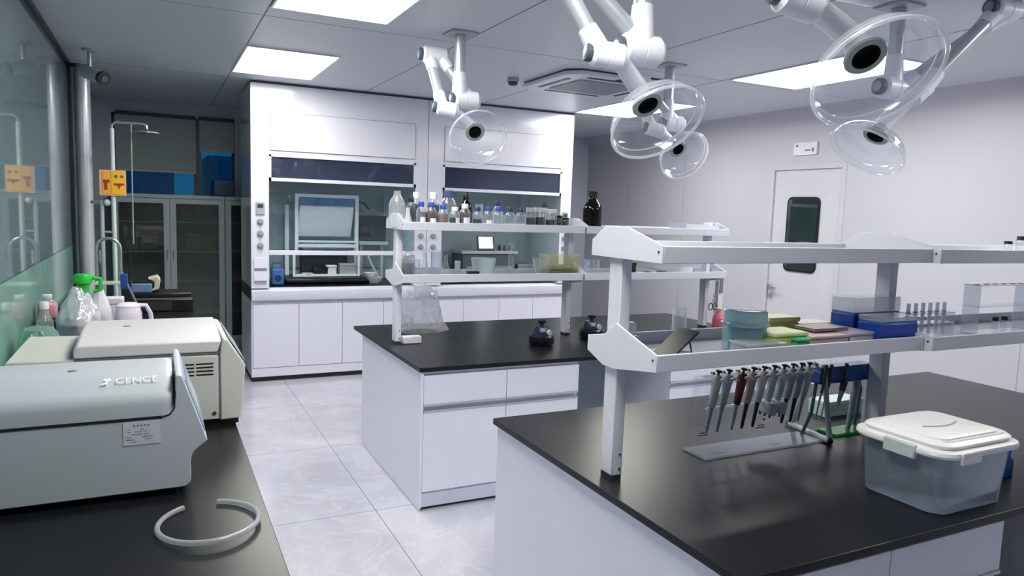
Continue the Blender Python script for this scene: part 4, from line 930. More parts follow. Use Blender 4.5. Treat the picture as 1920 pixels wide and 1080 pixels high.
# ------------------------------------------------------------------ middle island, lower shelf
ZL = 1.2845; g = 'glassware on the lower shelf of the middle island'
V(751, 470, 12, 4.66, ZL, 'media', 'brown glass bottle half hidden by the left post of the lower shelf', group=g, cap=CAPK, liq=LIQA, fill=0.7)
V(766, 463, 26, 4.46, ZL, 'media', 'clear bottle with dark liquid left of the beakers on the lower shelf', group=g, liq=LIQG, fill=0.5, glass=GLASS2)
V(778, 486, 20, 4.42, ZL, 'beaker', 'clear beaker beside the clear bottle at the left of the lower shelf', group=g, name='beaker', cat='beaker', open_=True)
V(797, 474, 22, 4.45, ZL, 'flask', 'clear conical flask, first from the left on the lower shelf', group=g, name='conical_flask', cat='flask', liq=LIQC, fill=0.15)
V(819, 472, 22, 4.50, ZL, 'beaker', 'tall clear beaker between two conical flasks on the lower shelf', group=g, name='beaker', cat='beaker', open_=True)
V(836, 478, 22, 4.44, ZL, 'flask', 'clear conical flask in front of the pale hood column on the lower shelf', group=g, name='conical_flask', cat='flask', liq=LIQC, fill=0.2)
V(858, 489, 12, 4.45, ZL, 'cup', 'small milky cup on the lower shelf left of the white tub', group=g, name='cup', cat='cup', glass=HAZY, open_=True)
p = ony(866, 512, 4.42)
single('glass_tray', MB().box(p.x-0.11, 4.40, ZL, p.x+0.11, 4.52, ZL+0.012), GLASS2, 'flat clear glass tray under the milky cup', 'tray', smooth=False)
p = ony(889, 512, 4.39)
lidbox(p.x, 4.41, ZL, 0.075, 0.04, 0.055, P('box_navy_black', (24, 34, 44), 0.4), 'small dark navy box in front of the white tub', name='small_box')
V(907, 484, 48, 4.60, ZL, 'cup', 'white plastic tub with a wide rim on the lower shelf', group=g, name='tub', cat='tub', glass=P('tub_white', (208, 222, 224), 0.4), open_=True)
p = ony(957, 512, 4.5)
t = root('acrylic_stand', (p.x, 4.5, ZL), 'upright clear acrylic stand at the middle of the lower shelf', 'stand')
part(t, 'upright', MB().box(p.x-0.02, 4.49, ZL+0.004, p.x+0.02, 4.50, ony(957, 455, 4.5).z), GLASS2, smooth=False)
part(t, 'foot_plate', MB().box(p.x-0.05, 4.45, ZL, p.x+0.05, 4.54, ZL+0.004), GLASS2, smooth=False)
for k, px in enumerate((974, 987, 1000)):
    p = ony(px, 512, 4.43)
    single('watch_glass', MB().lathe([(0.030, 0), (0.034, 0.020), (0.031, 0.020), (0.027, 0.003)], (p.x, 4.43+0.01*k, ZL)), GLASS2, 'small clear dish lying %s on the lower shelf' % ('right of the acrylic stand', 'between two other small dishes', 'left of the glass bowl')[k], 'dish', 'small dishes on the lower shelf')
V(1017, 484, 38, 4.48, ZL, 'bowl', 'clear glass bowl left of the yellowish box on the lower shelf', group=g, name='glass_bowl', cat='bowl', open_=True)
a = ony(1030, 515, 4.42); b = ony(1087, 478, 4.42)
t = root('yellowish_box', ((a.x+b.x)/2, 4.5, ZL), 'yellowish translucent box with dark contents on the lower shelf', 'box')
part(t, 'walls', MB().box(a.x, 4.42, ZL, b.x, 4.424, b.z).box(a.x, 4.58, ZL, b.x, 4.584, b.z).box(a.x, 4.424, ZL, a.x+0.004, 4.58, b.z).box(b.x-0.004, 4.424, ZL, b.x, 4.58, b.z).box(a.x, 4.42, ZL, b.x, 4.584, ZL+0.003), CLR('yellow_clear', (250, 250, 240), 0.12, hazecol=(235, 235, 210)), smooth=False)
part(t, 'dark_contents', MB().box(a.x+0.01, 4.44, ZL+0.004, b.x-0.01, 4.57, ZL+0.05), P('olive_dark', (50, 54, 36), 0.6, var=0.5, scale=60), bevel=0.01)
part(t, 'light_contents', MB().box(a.x+0.015, 4.45, ZL+0.055, b.x-0.02, 4.56, ZL+0.085), P('olive_light', (150, 150, 96), 0.6, var=0.4, scale=60), bevel=0.01)
V(1110, 487, 28, 4.45, ZL, 'beaker', 'clear glass beaker right of the yellowish box', group=g, name='beaker', cat='beaker', open_=True)
p = ony(1185, 513, 4.45)
lidbox(p.x, 4.46, ZL, 0.05, 0.05, ony(1185, 492, 4.45).z-ZL, BLACK, 'small black block right of the near rack post on the far lower shelf', name='black_block')
for k, (px, rr, cc, lab) in enumerate(((1200, 0.018, (206, 210, 140), 'pale yellow'), (1212, 0.02, (60, 62, 48), 'dark olive'), (1226, 0.017, (196, 200, 130), 'yellow green'), (1240, 0.02, (30, 32, 30), 'black'), (1254, 0.016, (120, 122, 110), 'grey olive'))):
    p = ony(px, 512, 4.45)
    single('glove_roll', MB().cyl((p.x-0.03, 4.47, ZL+rr), (p.x+0.035, 4.45, ZL+rr), rr, seg=12), P('roll_%d' % k, cc, 0.6), '%s rolled tube lying on the far lower shelf right of the black block' % lab, 'tube', 'rolled tubes on the far lower shelf')
p = ony(1262, 505, 4.5)
single('document_sleeve', MB().prism([(p.x-0.19, ZL+0.055), (p.x+0.06, ZL+0.004), (p.x+0.10, ZL+0.004), (p.x-0.19, ZL+0.06)], 4.50, 4.62, 'xz'), P('sleeve_grey', (176, 180, 190), 0.3), 'grey folder leaning flat over the rolled tubes on the far lower shelf', 'folder', smooth=False)
p = ony(1310, 423, 4.55)
single('clear_tray', MB().prism([(p.x-0.20, ZU+0.02), (p.x+0.14, ZU+0.02), (p.x+0.19, ZU+0.045), (p.x+0.13, ZU+0.062), (p.x-0.20, ZU+0.075)], 4.46, 4.66, 'xz').box(p.x-0.19, 4.47, ZU, p.x+0.13, 4.65, ZU+0.02), P('tray_pale', (206, 206, 222), 0.35), 'pale flat tray at the far right end of the distant upper shelf', 'tray', smooth=False)

# ------------------------------------------------------------------ on the middle island worktop
p = onz(764, 637, TZ); q_ = onz(747, 640, TZ)
t = single('power_strip', MB().box(q_.x, 4.50, TZ, q_.x+0.125, 4.56, TZ+0.05), WHITE, 'small white oblong box beside the left rack foot on the middle island', 'box', bevel=0.006)
def bag(cx, cy, z, sx, sy, h, label, mat, seed=1, name='plastic_bag', neck=0.25, cat='bag', group=None, amp=0.10):
    rnd = random.Random(seed); seg = 72; rings = []; n = 40
    ph = [rnd.random()*6.28 for _ in range(6)]
    for i in range(n+1):
        u = i/n; w = (1.0 - (1-neck)*max(0, (u-0.45)/0.55)**1.4) * (0.9+0.1*math.sin(u*7+ph[0])) * (0.86 if i == 0 else 1)
        ring = []
        for k in range(seg):
            a = 2*PI*k/seg
            c = 1 + amp*(math.sin(3*a+ph[1]+u*3) + 0.7*math.sin(5*a+ph[2]-u*5) + 0.5*math.sin(9*a+ph[3]+u*11))*0.6 
            v = Vector((sx*w*c*math.cos(a), sy*w*c*math.sin(a), h*u))
            q0 = v*14 + Vector((seed*3.1, 0, 0))
            fold = abs(noise.noise(q0))*1.0 + abs(noise.noise(q0*2.3))*0.5 + abs(noise.noise(q0*4.7))*0.25
            k2 = 1 - amp*1.5*(fold-0.3)
            ring.append(Vector((cx+v.x*k2, cy+v.y*k2, z+h*u+(noise.noise(q0*1.7)*h*0.03 if 0 < i else 0))))
        rings.append(ring)
    m = MB().rings(rings, seg)
    return single(name, m, mat, label, cat, group)
zt = ony(795, 537, 4.95).z
bag(ony(790, 600, 4.95).x, 4.95, TZ, 0.19, 0.13, zt-TZ, 'large crumpled translucent bag behind the left rack post on the middle island', BAGM, 3, neck=0.45)
p2 = ony(760, 600, 5.02)
V(757, 590, 34, 5.10, TZ, 'beaker', 'clear jar behind the left rack post beside the crumpled bag', name='glass_jar', cat='jar', open_=True)
# vortex mixers
def mixer(px, py, y, label):
    p = ony(px, py, y); x = p.x
    t = root('vortex_mixer', (x, y, TZ), label, 'mixer', 'vortex mixers on the middle island')
    part(t, 'base', MB().lathe([(0.080, 0.006), (0.088, 0.02), (0.084, 0.06), (0.066, 0.075)], (x, y, TZ), seg=28), P('mixer_black', (12, 16, 26), 0.3))
    part(t, 'feet', MB().lathe([(0.06, 0), (0.06, 0.007)], (x, y, TZ)), BLACK)
    part(t, 'housing', MB().lathe([(0.064, 0.062), (0.060, 0.10), (0.048, 0.125), (0.03, 0.132)], (x, y, TZ), seg=28), P('mixer_blue', (26, 38, 64), 0.3))
    part(t, 'knob', MB().cyl((x+0.022, y-0.052, TZ+0.09), (x+0.028, y-0.070, TZ+0.088), 0.020), P('mixer_dial', (176, 190, 206), 0.3))
    part(t, 'switch', MB().box(x-0.038, y-0.066, TZ+0.095, x-0.008, y-0.045, TZ+0.118), P('mixer_switch', (150, 170, 196), 0.3), bevel=0.003)
    part(t, 'cup_head', MB().lathe([(0.012, 0.13), (0.012, 0.142), (0.026, 0.148), (0.028, 0.165), (0.02, 0.162)], (x, y, TZ)), BLACK)
mixer(1015, 640, 4.24, 'dark blue round vortex mixer left of the second rack post on the middle island')
mixer(1108, 634, 4.36, 'dark blue vortex mixer beyond the rack post, partly behind the near rack')

# power column with scissors, wash bottle and beaker behind the near rack
px_ = 4.04
t = root('power_column', (4.06, 4.47, TZ), 'slim white power column with grey socket strips at the right end of the middle island', 'power column')
part(t, 'column', MB().box(4.075, 4.455, TZ, 4.125, 4.50, 1.30), SHELFW, bevel=0.003)
part(t, 'socket_strip', MB().box(4.083, 4.450, 1.14, 4.117, 4.455, 1.27), P('socket_grey', (112, 116, 126), 0.5), smooth=False)
g2 = ony(1338, 575, 4.43)
t = root('scissors', (g2.x, 4.44, g2.z-0.05), 'scissors hanging on the power column above the pink bottle', 'scissors')
for s_ in (-1, 1):
    m = MB(); c_ = Vector((g2.x+0.022*s_, 4.44, g2.z)); m.tube([c_+Vector((0.02*math.cos(a), 0, 0.028*math.sin(a))) for a in [2*PI*k/16 for k in range(16)]], 0.004, seg=6, closed=True)
    part(t, 'finger_loop', m, DARKG)
    part(t, 'blade', MB().prism([(g2.x+0.015*s_, g2.z+0.024), (g2.x+0.004*s_, g2.z+0.03), (g2.x-0.004*s_, g2.z+0.11)], 4.436+0.003*s_, 4.439+0.003*s_, 'xz'), CHROME)
part(t, 'hook', MB().cyl((g2.x, 4.44, g2.z+0.05), (g2.x, 4.456, g2.z+0.05), 0.004), CHROME)
V(1349, 577, 24, 4.30, TZ, 'jug', 'pink wash bottle below the scissors at the right end of the middle island', name='wash_bottle', liq=PINK, fill=0.75, glass=CLR('pink_clear', (244, 196, 210), 0.4, hazecol=(240, 170, 190)), cap=P('cap_rose', (226, 150, 176), 0.4))
V(1275, 575, 27, 4.15, TZ, 'beaker', 'tall clear cylinder standing on the middle island behind the black tablet stand', name='glass_cylinder', cat='cylinder', open_=True)

# ------------------------------------------------------------------ near rack, lower shelf
ZN = 1.2845; g = 'boxes on the lower shelf of the near rack'
p = ony(1181, 615, 2.09)
t = root('power_plug', (p.x, 2.09, ZN), 'white power plug lying at the left end of the near lower shelf', 'plug')
part(t, 'body', MB().box(p.x-0.022, 2.075, ZN+0.035, p.x+0.022, 2.105, ZN+0.085), CAPW, bevel=0.01)
part(t, 'adapter', MB().box(p.x-0.03, 2.07, ZN, p.x+0.03, 2.11, ZN+0.036), CAPW, bevel=0.006)
m = MB(); w0 = [ony(1200, 625, 2.05), ony(1210, 655, 1.92), ony(1240, 650, 1.86), ony(1262, 645, 1.86), ony(1250, 632, 1.98), ony(1222, 622, 2.05)]
wp = []
for (x, y) in ((1.50, 2.08), (1.49, 1.95), (1.52, 1.84), (1.60, 1.80), (1.66, 1.84), (1.62, 1.92), (1.56, 1.90), (1.58, 1.84), (1.72, 1.82), (1.80, 1.86), (1.88, 1.83), (1.93, 1.85)): wp.append(Vector((x, y, ZN+0.004)))
def smooth_path(P_, n=6):
    out = []
    for i in range(len(P_)-1):
        p0 = P_[max(i-1, 0)]; p1 = P_[i]; p2 = P_[i+1]; p3 = P_[min(i+2, len(P_)-1)]
        for k in range(n):
            u = k/n; out.append(0.5*((2*p1)+(-p0+p2)*u+(2*p0-5*p1+4*p2-p3)*u*u+(-p0+3*p1-3*p2+p3)*u**3))
    return out+[P_[-1]]
single('white_cable', MB().tube(smooth_path(wp), 0.0035, seg=6), CAPW, 'thin white cable snaking along the near lower shelf around the tablet stand', 'cable')
p = ony(1272, 655, 1.85)
t = root('tablet_stand', (p.x, 1.85, ZN), 'black tablet leaning on a stand on the near lower shelf', 'tablet')
c0_ = Vector((p.x, 1.83, ZN))
part(t, 'slab', MB().prism([(p.x-0.075, ZN+0.008), (p.x-0.068, ZN+0.004), (p.x+0.045, ZN+0.092), (p.x+0.038, ZN+0.097)], 1.80, 1.90, 'xz'), BLACK, bevel=0.002)
part(t, 'kickstand', MB().tube([(p.x-0.07, 1.81, ZN+0.004), (p.x+0.028, 1.81, ZN+0.004), (p.x+0.012, 1.81, ZN+0.06)], 0.003, seg=6), BLACK)
# round blue-lidded tub
a = ony(1372, 640, 1.86); b = ony(1447, 640, 1.86); x = (a.x+b.x)/2; r_ = (b.x-a.x)/2*0.82; zt = ony(1410, 578, 1.92).z
t = root('round_container', (x, 1.90, ZN), 'round milky tub with a pale blue lid on the near lower shelf', 'container', g)
part(t, 'body', MB().lathe([(r_*0.90, 0), (r_*0.96, 0.004), (r_*0.98, (zt-ZN)*0.62)], (x, 1.90, ZN), seg=36), CLR('tub_milky', (226, 238, 242), 0.4, hazecol=(214, 234, 240)))
part(t, 'contents', MB().lathe([(r_*0.80, 0.005), (r_*0.84, (zt-ZN)*0.56)], (x+0.012, 1.90, ZN), seg=30), P('tub_blue', (110, 176, 196), 0.4))
part(t, 'lid', MB().lathe([(r_*1.06, (zt-ZN)*0.62), (r_*1.08, (zt-ZN)*0.68), (r_*0.98, (zt-ZN)*0.70), (r_*0.98, (zt-ZN)*0.97), (r_*0.90, (zt-ZN)), (r_*0.3, (zt-ZN)*0.985)], (x, 1.90, ZN), seg=36), CLR('lid_pale_blue', (196, 224, 232), 0.72, hazecol=(196, 222, 232)))
def B(px0, px1, pyb, pyt, y, d, z, mat, label, name='sample_box', lid=None, group=g, cat='box', rz=0):
    a = ony(px0, pyb, y); b = ony(px1, pyt, y)
    return lidbox((a.x+b.x)/2, y+d/2, z, b.x-a.x, d, max(0.01, b.z-z), mat, label, cat, name, group, rz, lid)
YEL = P('rack_yellow', (206, 216, 116), 0.5); YELP = P('rack_pale_yellow', (226, 232, 178), 0.5); PNK = P('box_dusty_pink', (206, 176, 184), 0.5); WPK = P('box_pinkish_white', (222, 210, 224), 0.5)
B(1405, 1474, 645, 641, 1.765, 0.09, ZN, CLR('lid_clear', (210, 226, 230), 0.5), 'flat clear lid lying before the round tub on the near lower shelf', name='flat_lid', cat='lid')
B(1441, 1500, 640, 594, 1.99, 0.10, ZN, YEL, 'yellow green tube rack right of the round tub', name='tube_rack', cat='rack', lid=YELP)
B(1452, 1515, 640, 622, 1.80, 0.12, ZN, YEL, 'lower yellow green rack in front of the taller one', name='tube_rack', cat='rack', lid=YELP)
B(1496, 1520, 642, 634, 1.77, 0.05, ZN, P('box_mint', (70, 180, 130), 0.4), 'small mint green box right of the yellow racks', name='small_box')
B(1500, 1560, 640, 604, 2.00, 0.10, ZN, WPK, 'pinkish white carton behind the flat pink boxes', name='carton')
B(1522, 1592, 640, 627, 1.80, 0.14, ZN, PNK, 'flat dusty pink box, lower of the pair beside the mint box')
B(1527, 1590, 630, 614, 1.86, 0.10, ony(1560, 627, 1.80).z+0.0005, PNK, 'dusty pink box stacked on the flat pink one', lid=P('box_brown_lid', (120, 100, 100), 0.5))
B(1594, 1640, 640, 622, 1.80, 0.15, ZN, WPK, 'pinkish lilac box left of the small blue box', lid=P('box_lilac', (190, 180, 208), 0.5))
p = ony(1571, 605, 2.05)
# blue tip boxes
BLU = P('tip_box_blue', (20, 70, 168), 0.3, var=0.15); BLT = P('tip_tray_cyan', (44, 124, 178), 0.3)
def tipbox(px0, px1, pyb, pym, pyt, y, d, label):
    a = ony(px0, pyb, y); b = ony(px1, pym, y); zt = ony((px0+px1)/2, pyt, y).z; z = ZN
    t = root('tip_box', ((a.x+b.x)/2, y+d/2, z), label, 'box', 'blue pipette tip boxes')
    part(t, 'base', MB().box(a.x, y, z, b.x, y+d, b.z-0.006), BLU, bevel=0.003)
    part(t, 'tip_tray', MB().box(a.x+0.003, y+0.003, b.z-0.006, b.x-0.003, y+d-0.003, b.z+0.002), BLT, smooth=False)
    part(t, 'clear_cover', MB().box(a.x, y, b.z+0.0025, b.x, y+d, zt), CLR('cover_clear', (232, 232, 240), 0.35), bevel=0.003)
tipbox(1599, 1688, 622, 584, 558, 1.93, 0.11, 'tall blue pipette tip box with a clear cover on the near shelf')
tipbox(1650, 1722, 632, 602, 594, 1.775, 0.10, 'smaller blue tip box at the right end of the near lower shelf')

# ------------------------------------------------------------------ tube racks on the right rack
g = 'test tubes on the right rack'
CW = CLR('wire_glass', (240, 242, 248), 0.35)
def tuberack(x0, x1, y0, y1, z, h, label, tl=0.0):
    t = root('test_tube_rack', ((x0+x1)/2, (y0+y1)/2, z), label, 'rack', 'clear test tube racks')
    for zz in (z, z+h*0.55, z+h-0.004): part(t, 'plate', MB().box(x0, y0, zz, x1, y1, zz+0.004), CLR('rack_acrylic', (235, 238, 244), 0.16), smooth=False)
    for x in (x0, x1-0.005): part(t, 'end_plate', MB().box(x-0.0005, y0, z, x+0.0055, y1, z+h), CLR('rack_acrylic', (0, 0, 0)), smooth=False)
    n = 6
    for k in range(n):
        hx = x0 + (x1-x0)*(k+0.5)/n
        part(t, 'hole_ring', MB().lathe([(0.011, z+h), (0.011, z+h+0.0015), (0.008, z+h+0.0015)], (hx, (y0+y1)/2, 0), seg=12), P('ring_grey', (120, 124, 136), 0.4))
    return t
xa = ony(1702, 590, 1.88).x; xb = ony(1782, 590, 1.88).x
tuberack(xa, xb, 1.86, 1.93, ZN, 0.105, 'low clear test tube rack at the left end of the right rack')
xc = ony(1828, 560, 1.88).x; xd = ony(1925, 560, 1.88).x
tuberack(xc, xd, 1.86, 1.93, ZN, ony(1850, 535, 1.86).z-ZN, 'tall clear test tube rack at the right edge of the photo')
tt = None
for k in range(6):
    x = xa + (xb-xa)*(k+0.5)/6; zz = ZN+0.0045
    m = MB().lathe([(0.002, 0), (0.0065, 0.006), (0.0075, 0.015), (0.0075, 0.135), (0.0085, 0.138), (0.0068, 0.138), (0.0062, 0.014)], (x, 1.895, zz), seg=12)
    lab = 'clear test tube in the low rack, %s from the left' % ('first', 'second', 'third', 'fourth', 'fifth', 'sixth')[k]
    if tt is None: tt = single('test_tube', m, CW, lab, 'test tube', g, loc=(x, 1.895, zz)); tt['group'] = g
    else:
        m.bm.free(); c_ = tt.copy(); C.objects.link(c_); c_.location = (x, 1.895, zz); c_['label'] = lab
V(1867, 594, 11, 1.80, ZN, 'jar', 'small clear vial with a black cap, left of a pair on the right rack', name='vial', cat='vial', cap=CAPK, group='vials on the right rack')
V(1884, 593, 12, 1.80, ZN, 'jar', 'small clear vial with a black cap, right of a pair on the right rack', name='vial', cat='vial', cap=CAPK, group='vials on the right rack')
ZUN = 1.6195
V(1891, 452, 15, 1.90, ZUN, 'jar', 'clear vial with a flat black cap on the upper right shelf', name='vial', cat='vial', cap=CAPK, group='vials on the right rack')
V(1917, 443, 18, 1.84, ZUN, 'jar', 'larger clear jar with a black cap at the right edge on the upper shelf', name='vial', cat='vial', cap=CAPK, group='vials on the right rack')

# ------------------------------------------------------------------ pipette stand on the near island
t = root('pipette_stand', (2.12, 2.06, TZ), 'clear acrylic pipette stand with a metal end frame on the near island', 'stand')
bx0, bx1 = 1.815, 2.43
part(t, 'base_plate', MB().box(bx0, 1.995, TZ+0.001, bx1, 2.125, TZ+0.009), CLR('base_acrylic', (236, 236, 244), 0.35), smooth=False)
part(t, 'back_sheet', MB().prism([(2.120, TZ+0.009), (2.126, TZ+0.009), (2.090, TZ+0.30), (2.084, TZ+0.30)], bx0+0.005, bx1, 'yz'), CLR('sheet_acrylic', (246, 248, 252), 0.02), smooth=False)
part(t, 'lower_bar', MB().cyl((bx0+0.03, 2.045, TZ+0.182), (bx1-0.02, 2.045, TZ+0.182), 0.005, seg=12), CLR('bar_clear', (235, 238, 244), 0.55))
part(t, 'hook_bar', MB().box(bx0+0.03, 2.055, TZ+0.296, bx1, 2.075, TZ+0.306), CLR('bar_clear', (0, 0, 0)), bevel=0.002)
FRG = P('frame_grey', (164, 172, 182), 0.35)
m = MB(); m.tube([(2.44, 1.97, TZ+0.012), (2.455, 2.04, TZ+0.31), (2.462, 2.085, TZ+0.31), (2.475, 2.20, TZ+0.012)], 0.011, seg=10)
part(t, 'end_frame', m, FRG)
part(t, 'foot_bar', MB().cyl((2.435, 1.96, TZ+0.013), (2.475, 2.22, TZ+0.013), 0.012, seg=14), P('foot_pale', (190, 198, 206), 0.3))
for yv, xv in ((1.965, 2.436), (2.215, 2.474)): part(t, 'rubber_cap', MB().sphere((xv, yv, TZ+0.0135), 0.0135), BLACK)
m = MB()
for x in (1.87, 2.17):
    m.box(x, 2.02, TZ+0.0092, x+0.055, 2.026, TZ+0.0096); m.box(x+0.005, 2.035, TZ+0.0092, x+0.045, 2.039, TZ+0.0096)
part(t, 'engraved_print', m, DARKG, smooth=False)
m = MB()
for x in (1.875, 2.18):
    zz = TZ+0.05; yy = 2.114
    m.box(x, yy, zz, x+0.05, yy+0.0008, zz+0.004); m.box(x+0.008, yy-0.0012, zz+0.010, x+0.042, yy-0.0004, zz+0.014); m.box(x+0.03, yy-0.004, zz+0.032, x+0.042, yy-0.003, zz+0.040)
part(t, 'sheet_print', m, DARKG, smooth=False)
# pipettes: handle with finger rest, plunger, ejector, tip cone
def pipette(name_label, gripc, tipc, btnc, multi=False):
    t = root('pipette', (0, 0, 0), name_label, 'pipette', 'pipettes hanging in the acrylic stand')
    G = P('pip_'+gripc[0], gripc[1], 0.35); T = P('piptip_'+tipc[0], tipc[1], 0.35); Bn = P('pipbtn_'+btnc[0], btnc[1], 0.4)
    lv = lambda z, w, d, y=0: [Vector((w*math.cos(a), y+d*math.sin(a), z)) for a in [2*PI*k/14 for k in range(14)]]
    m = MB().rings([lv(-0.135, 0.007, 0.008), lv(-0.13, 0.010, 0.011), lv(-0.07, 0.0115, 0.014), lv(-0.02, 0.013, 0.017), lv(0.0, 0.0125, 0.016), lv(0.008, 0.008, 0.010)], 14)
    part(t, 'grip', m, G)
    part(t, 'finger_rest', MB().tube([(0, -0.012, -0.012), (0, -0.030, 0.002), (0, -0.044, -0.004)], 0.006, seg=8, rf=lambda u: 0.007-0.003*u), P('pip_hook', (198, 202, 212), 0.35))
    part(t, 'plunger', MB().lathe([(0.004, 0.006), (0.004, 0.018), (0.009, 0.020), (0.010, 0.028), (0.006, 0.031)], (0, 0, 0), seg=14), Bn)
    part(t, 'ejector_button', MB().tube([(0, 0.010, 0.0), (0, 0.022, 0.010), (0, 0.030, 0.006)], 0.005, seg=8), Bn)
    if multi:
        part(t, 'manifold', MB().box(-0.014, -0.034, -0.190, 0.014, 0.034, -0.135), P('pip_manifold', (176, 188, 196), 0.4), bevel=0.005)
        for k in (-1, 0, 1): part(t, 'tip_cone', MB().cyl((0, 0.02*k, -0.19), (0, 0.02*k, -0.205), 0.004, 0.0025, seg=8), BLACK)
    else:
        part(t, 'shaft', MB().lathe([(0.0075, -0.132), (0.0062, -0.16), (0.005, -0.235), (0.0035, -0.250)], (0, 0, 0), seg=12), T)
    return t
LG = ('light', (182, 188, 196)); GG = ('grey', (150, 160, 166)); DR = ('dark_red', (92, 20, 28)); KK = ('black', (22, 24, 30)); WW = ('white', (206, 210, 220)); PK = ('pinkish', (186, 160, 160)); GT = ('greytip', (150, 158, 168))
P0 = pipette('light grey pipette with a grey shaft, first from the left in the acrylic stand', LG, GT, KK)
P1 = pipette('dark red pipette hanging third in the acrylic stand', DR, GT, KK)
P2 = pipette('pinkish grey pipette with a black shaft, fourth in the stand', PK, KK, KK)
P3 = pipette('pipette with a white upper part and black shaft, fifth in the stand', WW, KK, KK)
P4 = pipette('grey multichannel pipette, sixth in the stand', LG, GT, KK, True)
P5 = pipette('grey pipette with a black shaft, eighth in the stand', GG, KK, KK)
tops = [1338, 1358, 1385, 1404, 1424, 1443, 1461, 1478, 1494, 1508]
lst = [P0, None, P1, P2, P3, P4, None, P5, None, None]
srcs = [P0, P0, P1, P2, P3, P4, P4, P5, P5, P0]
labs = {1: 'light grey pipette, second from the left in the acrylic stand', 6: 'grey multichannel pipette, seventh in the stand, right of its twin', 8: 'grey pipette with a black shaft, ninth in the stand', 9: 'light grey pipette beside the metal end frame, last in the acrylic stand'}
for k, px in enumerate(tops):
    x = ony(px, 690, 2.045).x; loc = (x+0.01, 2.030, 1.155)
    rot = (math.radians(3), math.radians(8), 0)
    if lst[k] is not None: o = lst[k]; o.location = loc; o.rotation_euler = rot; o.scale = (1.25, 1.25, 0.88)
    else: dup(srcs[k], loc, labs[k], rot=rot, scale=(1.25, 1.25, 0.88))

# blue carousel stand with pipettes
a = ony(1531, 720, 2.05); b = ony(1630, 684, 2.05)
t = root('blue_pipette_stand', ((a.x+b.x)/2, 2.08, TZ), 'blue pipette stand with grey legs right of the acrylic stand', 'stand')
BL2 = P('stand_blue', (16, 74, 148), 0.35, var=0.2)
part(t, 'blue_band', MB().box(a.x, 2.03, a.z, b.x, 2.10, b.z+0.01), BL2, bevel=0.006)
part(t, 'leg', MB().tube([(b.x-0.01, 2.09, a.z), (b.x+0.025, 2.10, a.z-0.06), (b.x+0.03, 2.12, TZ+0.004)], 0.007, seg=8), P('leg_slate', (70, 92, 108), 0.4))
part(t, 'leg', MB().tube([(a.x+0.01, 2.06, a.z), (a.x+0.005, 2.07, TZ+0.1), (a.x-0.02, 2.09, TZ+0.004)], 0.007, seg=8), P('leg_slate', (0, 0, 0)))
sp0 = ony(1590, 790, 2.06); sp1 = ony(1612, 715, 2.06)
part(t, 'support', MB().tube([(sp0.x, 2.06, TZ+0.01), (sp1.x, 2.07, a.z+0.02)], 0.016, seg=12, rf=lambda u: 0.010+0.008*u), P('support_grey', (128, 140, 156), 0.35))
part(t, 'foot_tray', MB().box(sp0.x-0.12, 2.02, TZ+0.001, sp0.x+0.08, 2.12, TZ+0.012), CLR('green_acrylic', (90, 200, 130), 0.45, hazecol=(90, 190, 120)), bevel=0.003)
for k, (px, L_, col, lab) in enumerate(((1541, 0.11, GT, 'thin grey pipette, leftmost in the blue stand'), (1551, 0.115, GT, 'thin grey pipette, second in the blue stand'), (1579, 0.085, KK, 'pipette with a broad grey barrel in the middle of the blue stand'))):
    x = ony(px, 715, 2.02).x; r2_ = 0.012 if k == 2 else 0.005
    q3 = root('pipette', (x, 2.018, a.z), lab, 'pipette', 'pipettes in the blue stand')
    part(q3, 'barrel', MB().cyl((x+0.008, 2.016, a.z+0.01), (x, 2.018, a.z-0.03), r2_*1.3, r2_, seg=12), P('barrel_navy', (24, 48, 84), 0.4))
    part(q3, 'shaft', MB().cyl((x, 2.018, a.z-0.03), (x-0.02, 2.022, a.z-0.03-L_), r2_, 0.003, seg=12), P('piptip_greytip', (150, 158, 168), 0.35))
    part(q3, 'plunger', MB().lathe([(0.008, b.z+0.011), (0.008, b.z+0.022), (0.005, b.z+0.026)], (x+0.02, 2.02, 0), seg=12).cyl((x+0.008, 2.016, a.z+0.01), (x+0.02, 2.02, b.z+0.012), 0.006), P('plunger_green_black', (30, 52, 48), 0.4))
# pale box behind and green strip
a = onz(1548, 790, TZ); b = ony(1615, 757, 2.26)
t = root('tip_carton', (2.86, 2.30, TZ), 'small pale mint box standing behind the blue pipette stand', 'box')
xa = ony(1547, 790, 2.25).x; xb = ony(1614, 790, 2.25).x
part(t, 'body', MB().box(xa, 2.25, TZ, xb, 2.35, TZ+0.055), P('mint_white', (196, 222, 212), 0.5), bevel=0.003)
part(t, 'lid', MB().box(xa-0.001, 2.249, TZ+0.055, xb+0.001, 2.351, TZ+0.072), P('mint_lid', (216, 234, 228), 0.5), bevel=0.003)

# ------------------------------------------------------------------ lidded storage box
bx0, bx1, by0, by1 = 2.125, 2.505, 1.305, 1.615
zt = TZ+0.205
t = root('storage_box', ((bx0+bx1)/2, (by0+by1)/2, TZ), 'milky plastic storage box with a white clip lid on the near island', 'storage box')
def rr2(x0, y0, x1, y1, r, z, n=6):
    out = []
    for (cx_, cy_, a0) in ((x1-r, y1-r, 0), (x0+r, y1-r, PI/2), (x0+r, y0+r, PI), (x1-r, y0+r, 1.5*PI)):
        for k in range(n+1): a_ = a0+k*PI/2/n; out.append(Vector((cx_+r*math.cos(a_), cy_+r*math.sin(a_), z)))
    return out
outer = [rr2(bx0+0.018-s*0.018, by0+0.015-s*0.015, bx1-0.018+s*0.018, by1-0.015+s*0.015, 0.05+0.01*s, TZ+0.001+s*(zt-TZ)) for s in (0.0, 0.03, 0.5, 1.0)]
outer[0] = rr2(bx0+0.032, by0+0.03, bx1-0.032, by1-0.03, 0.04, TZ+0.001)
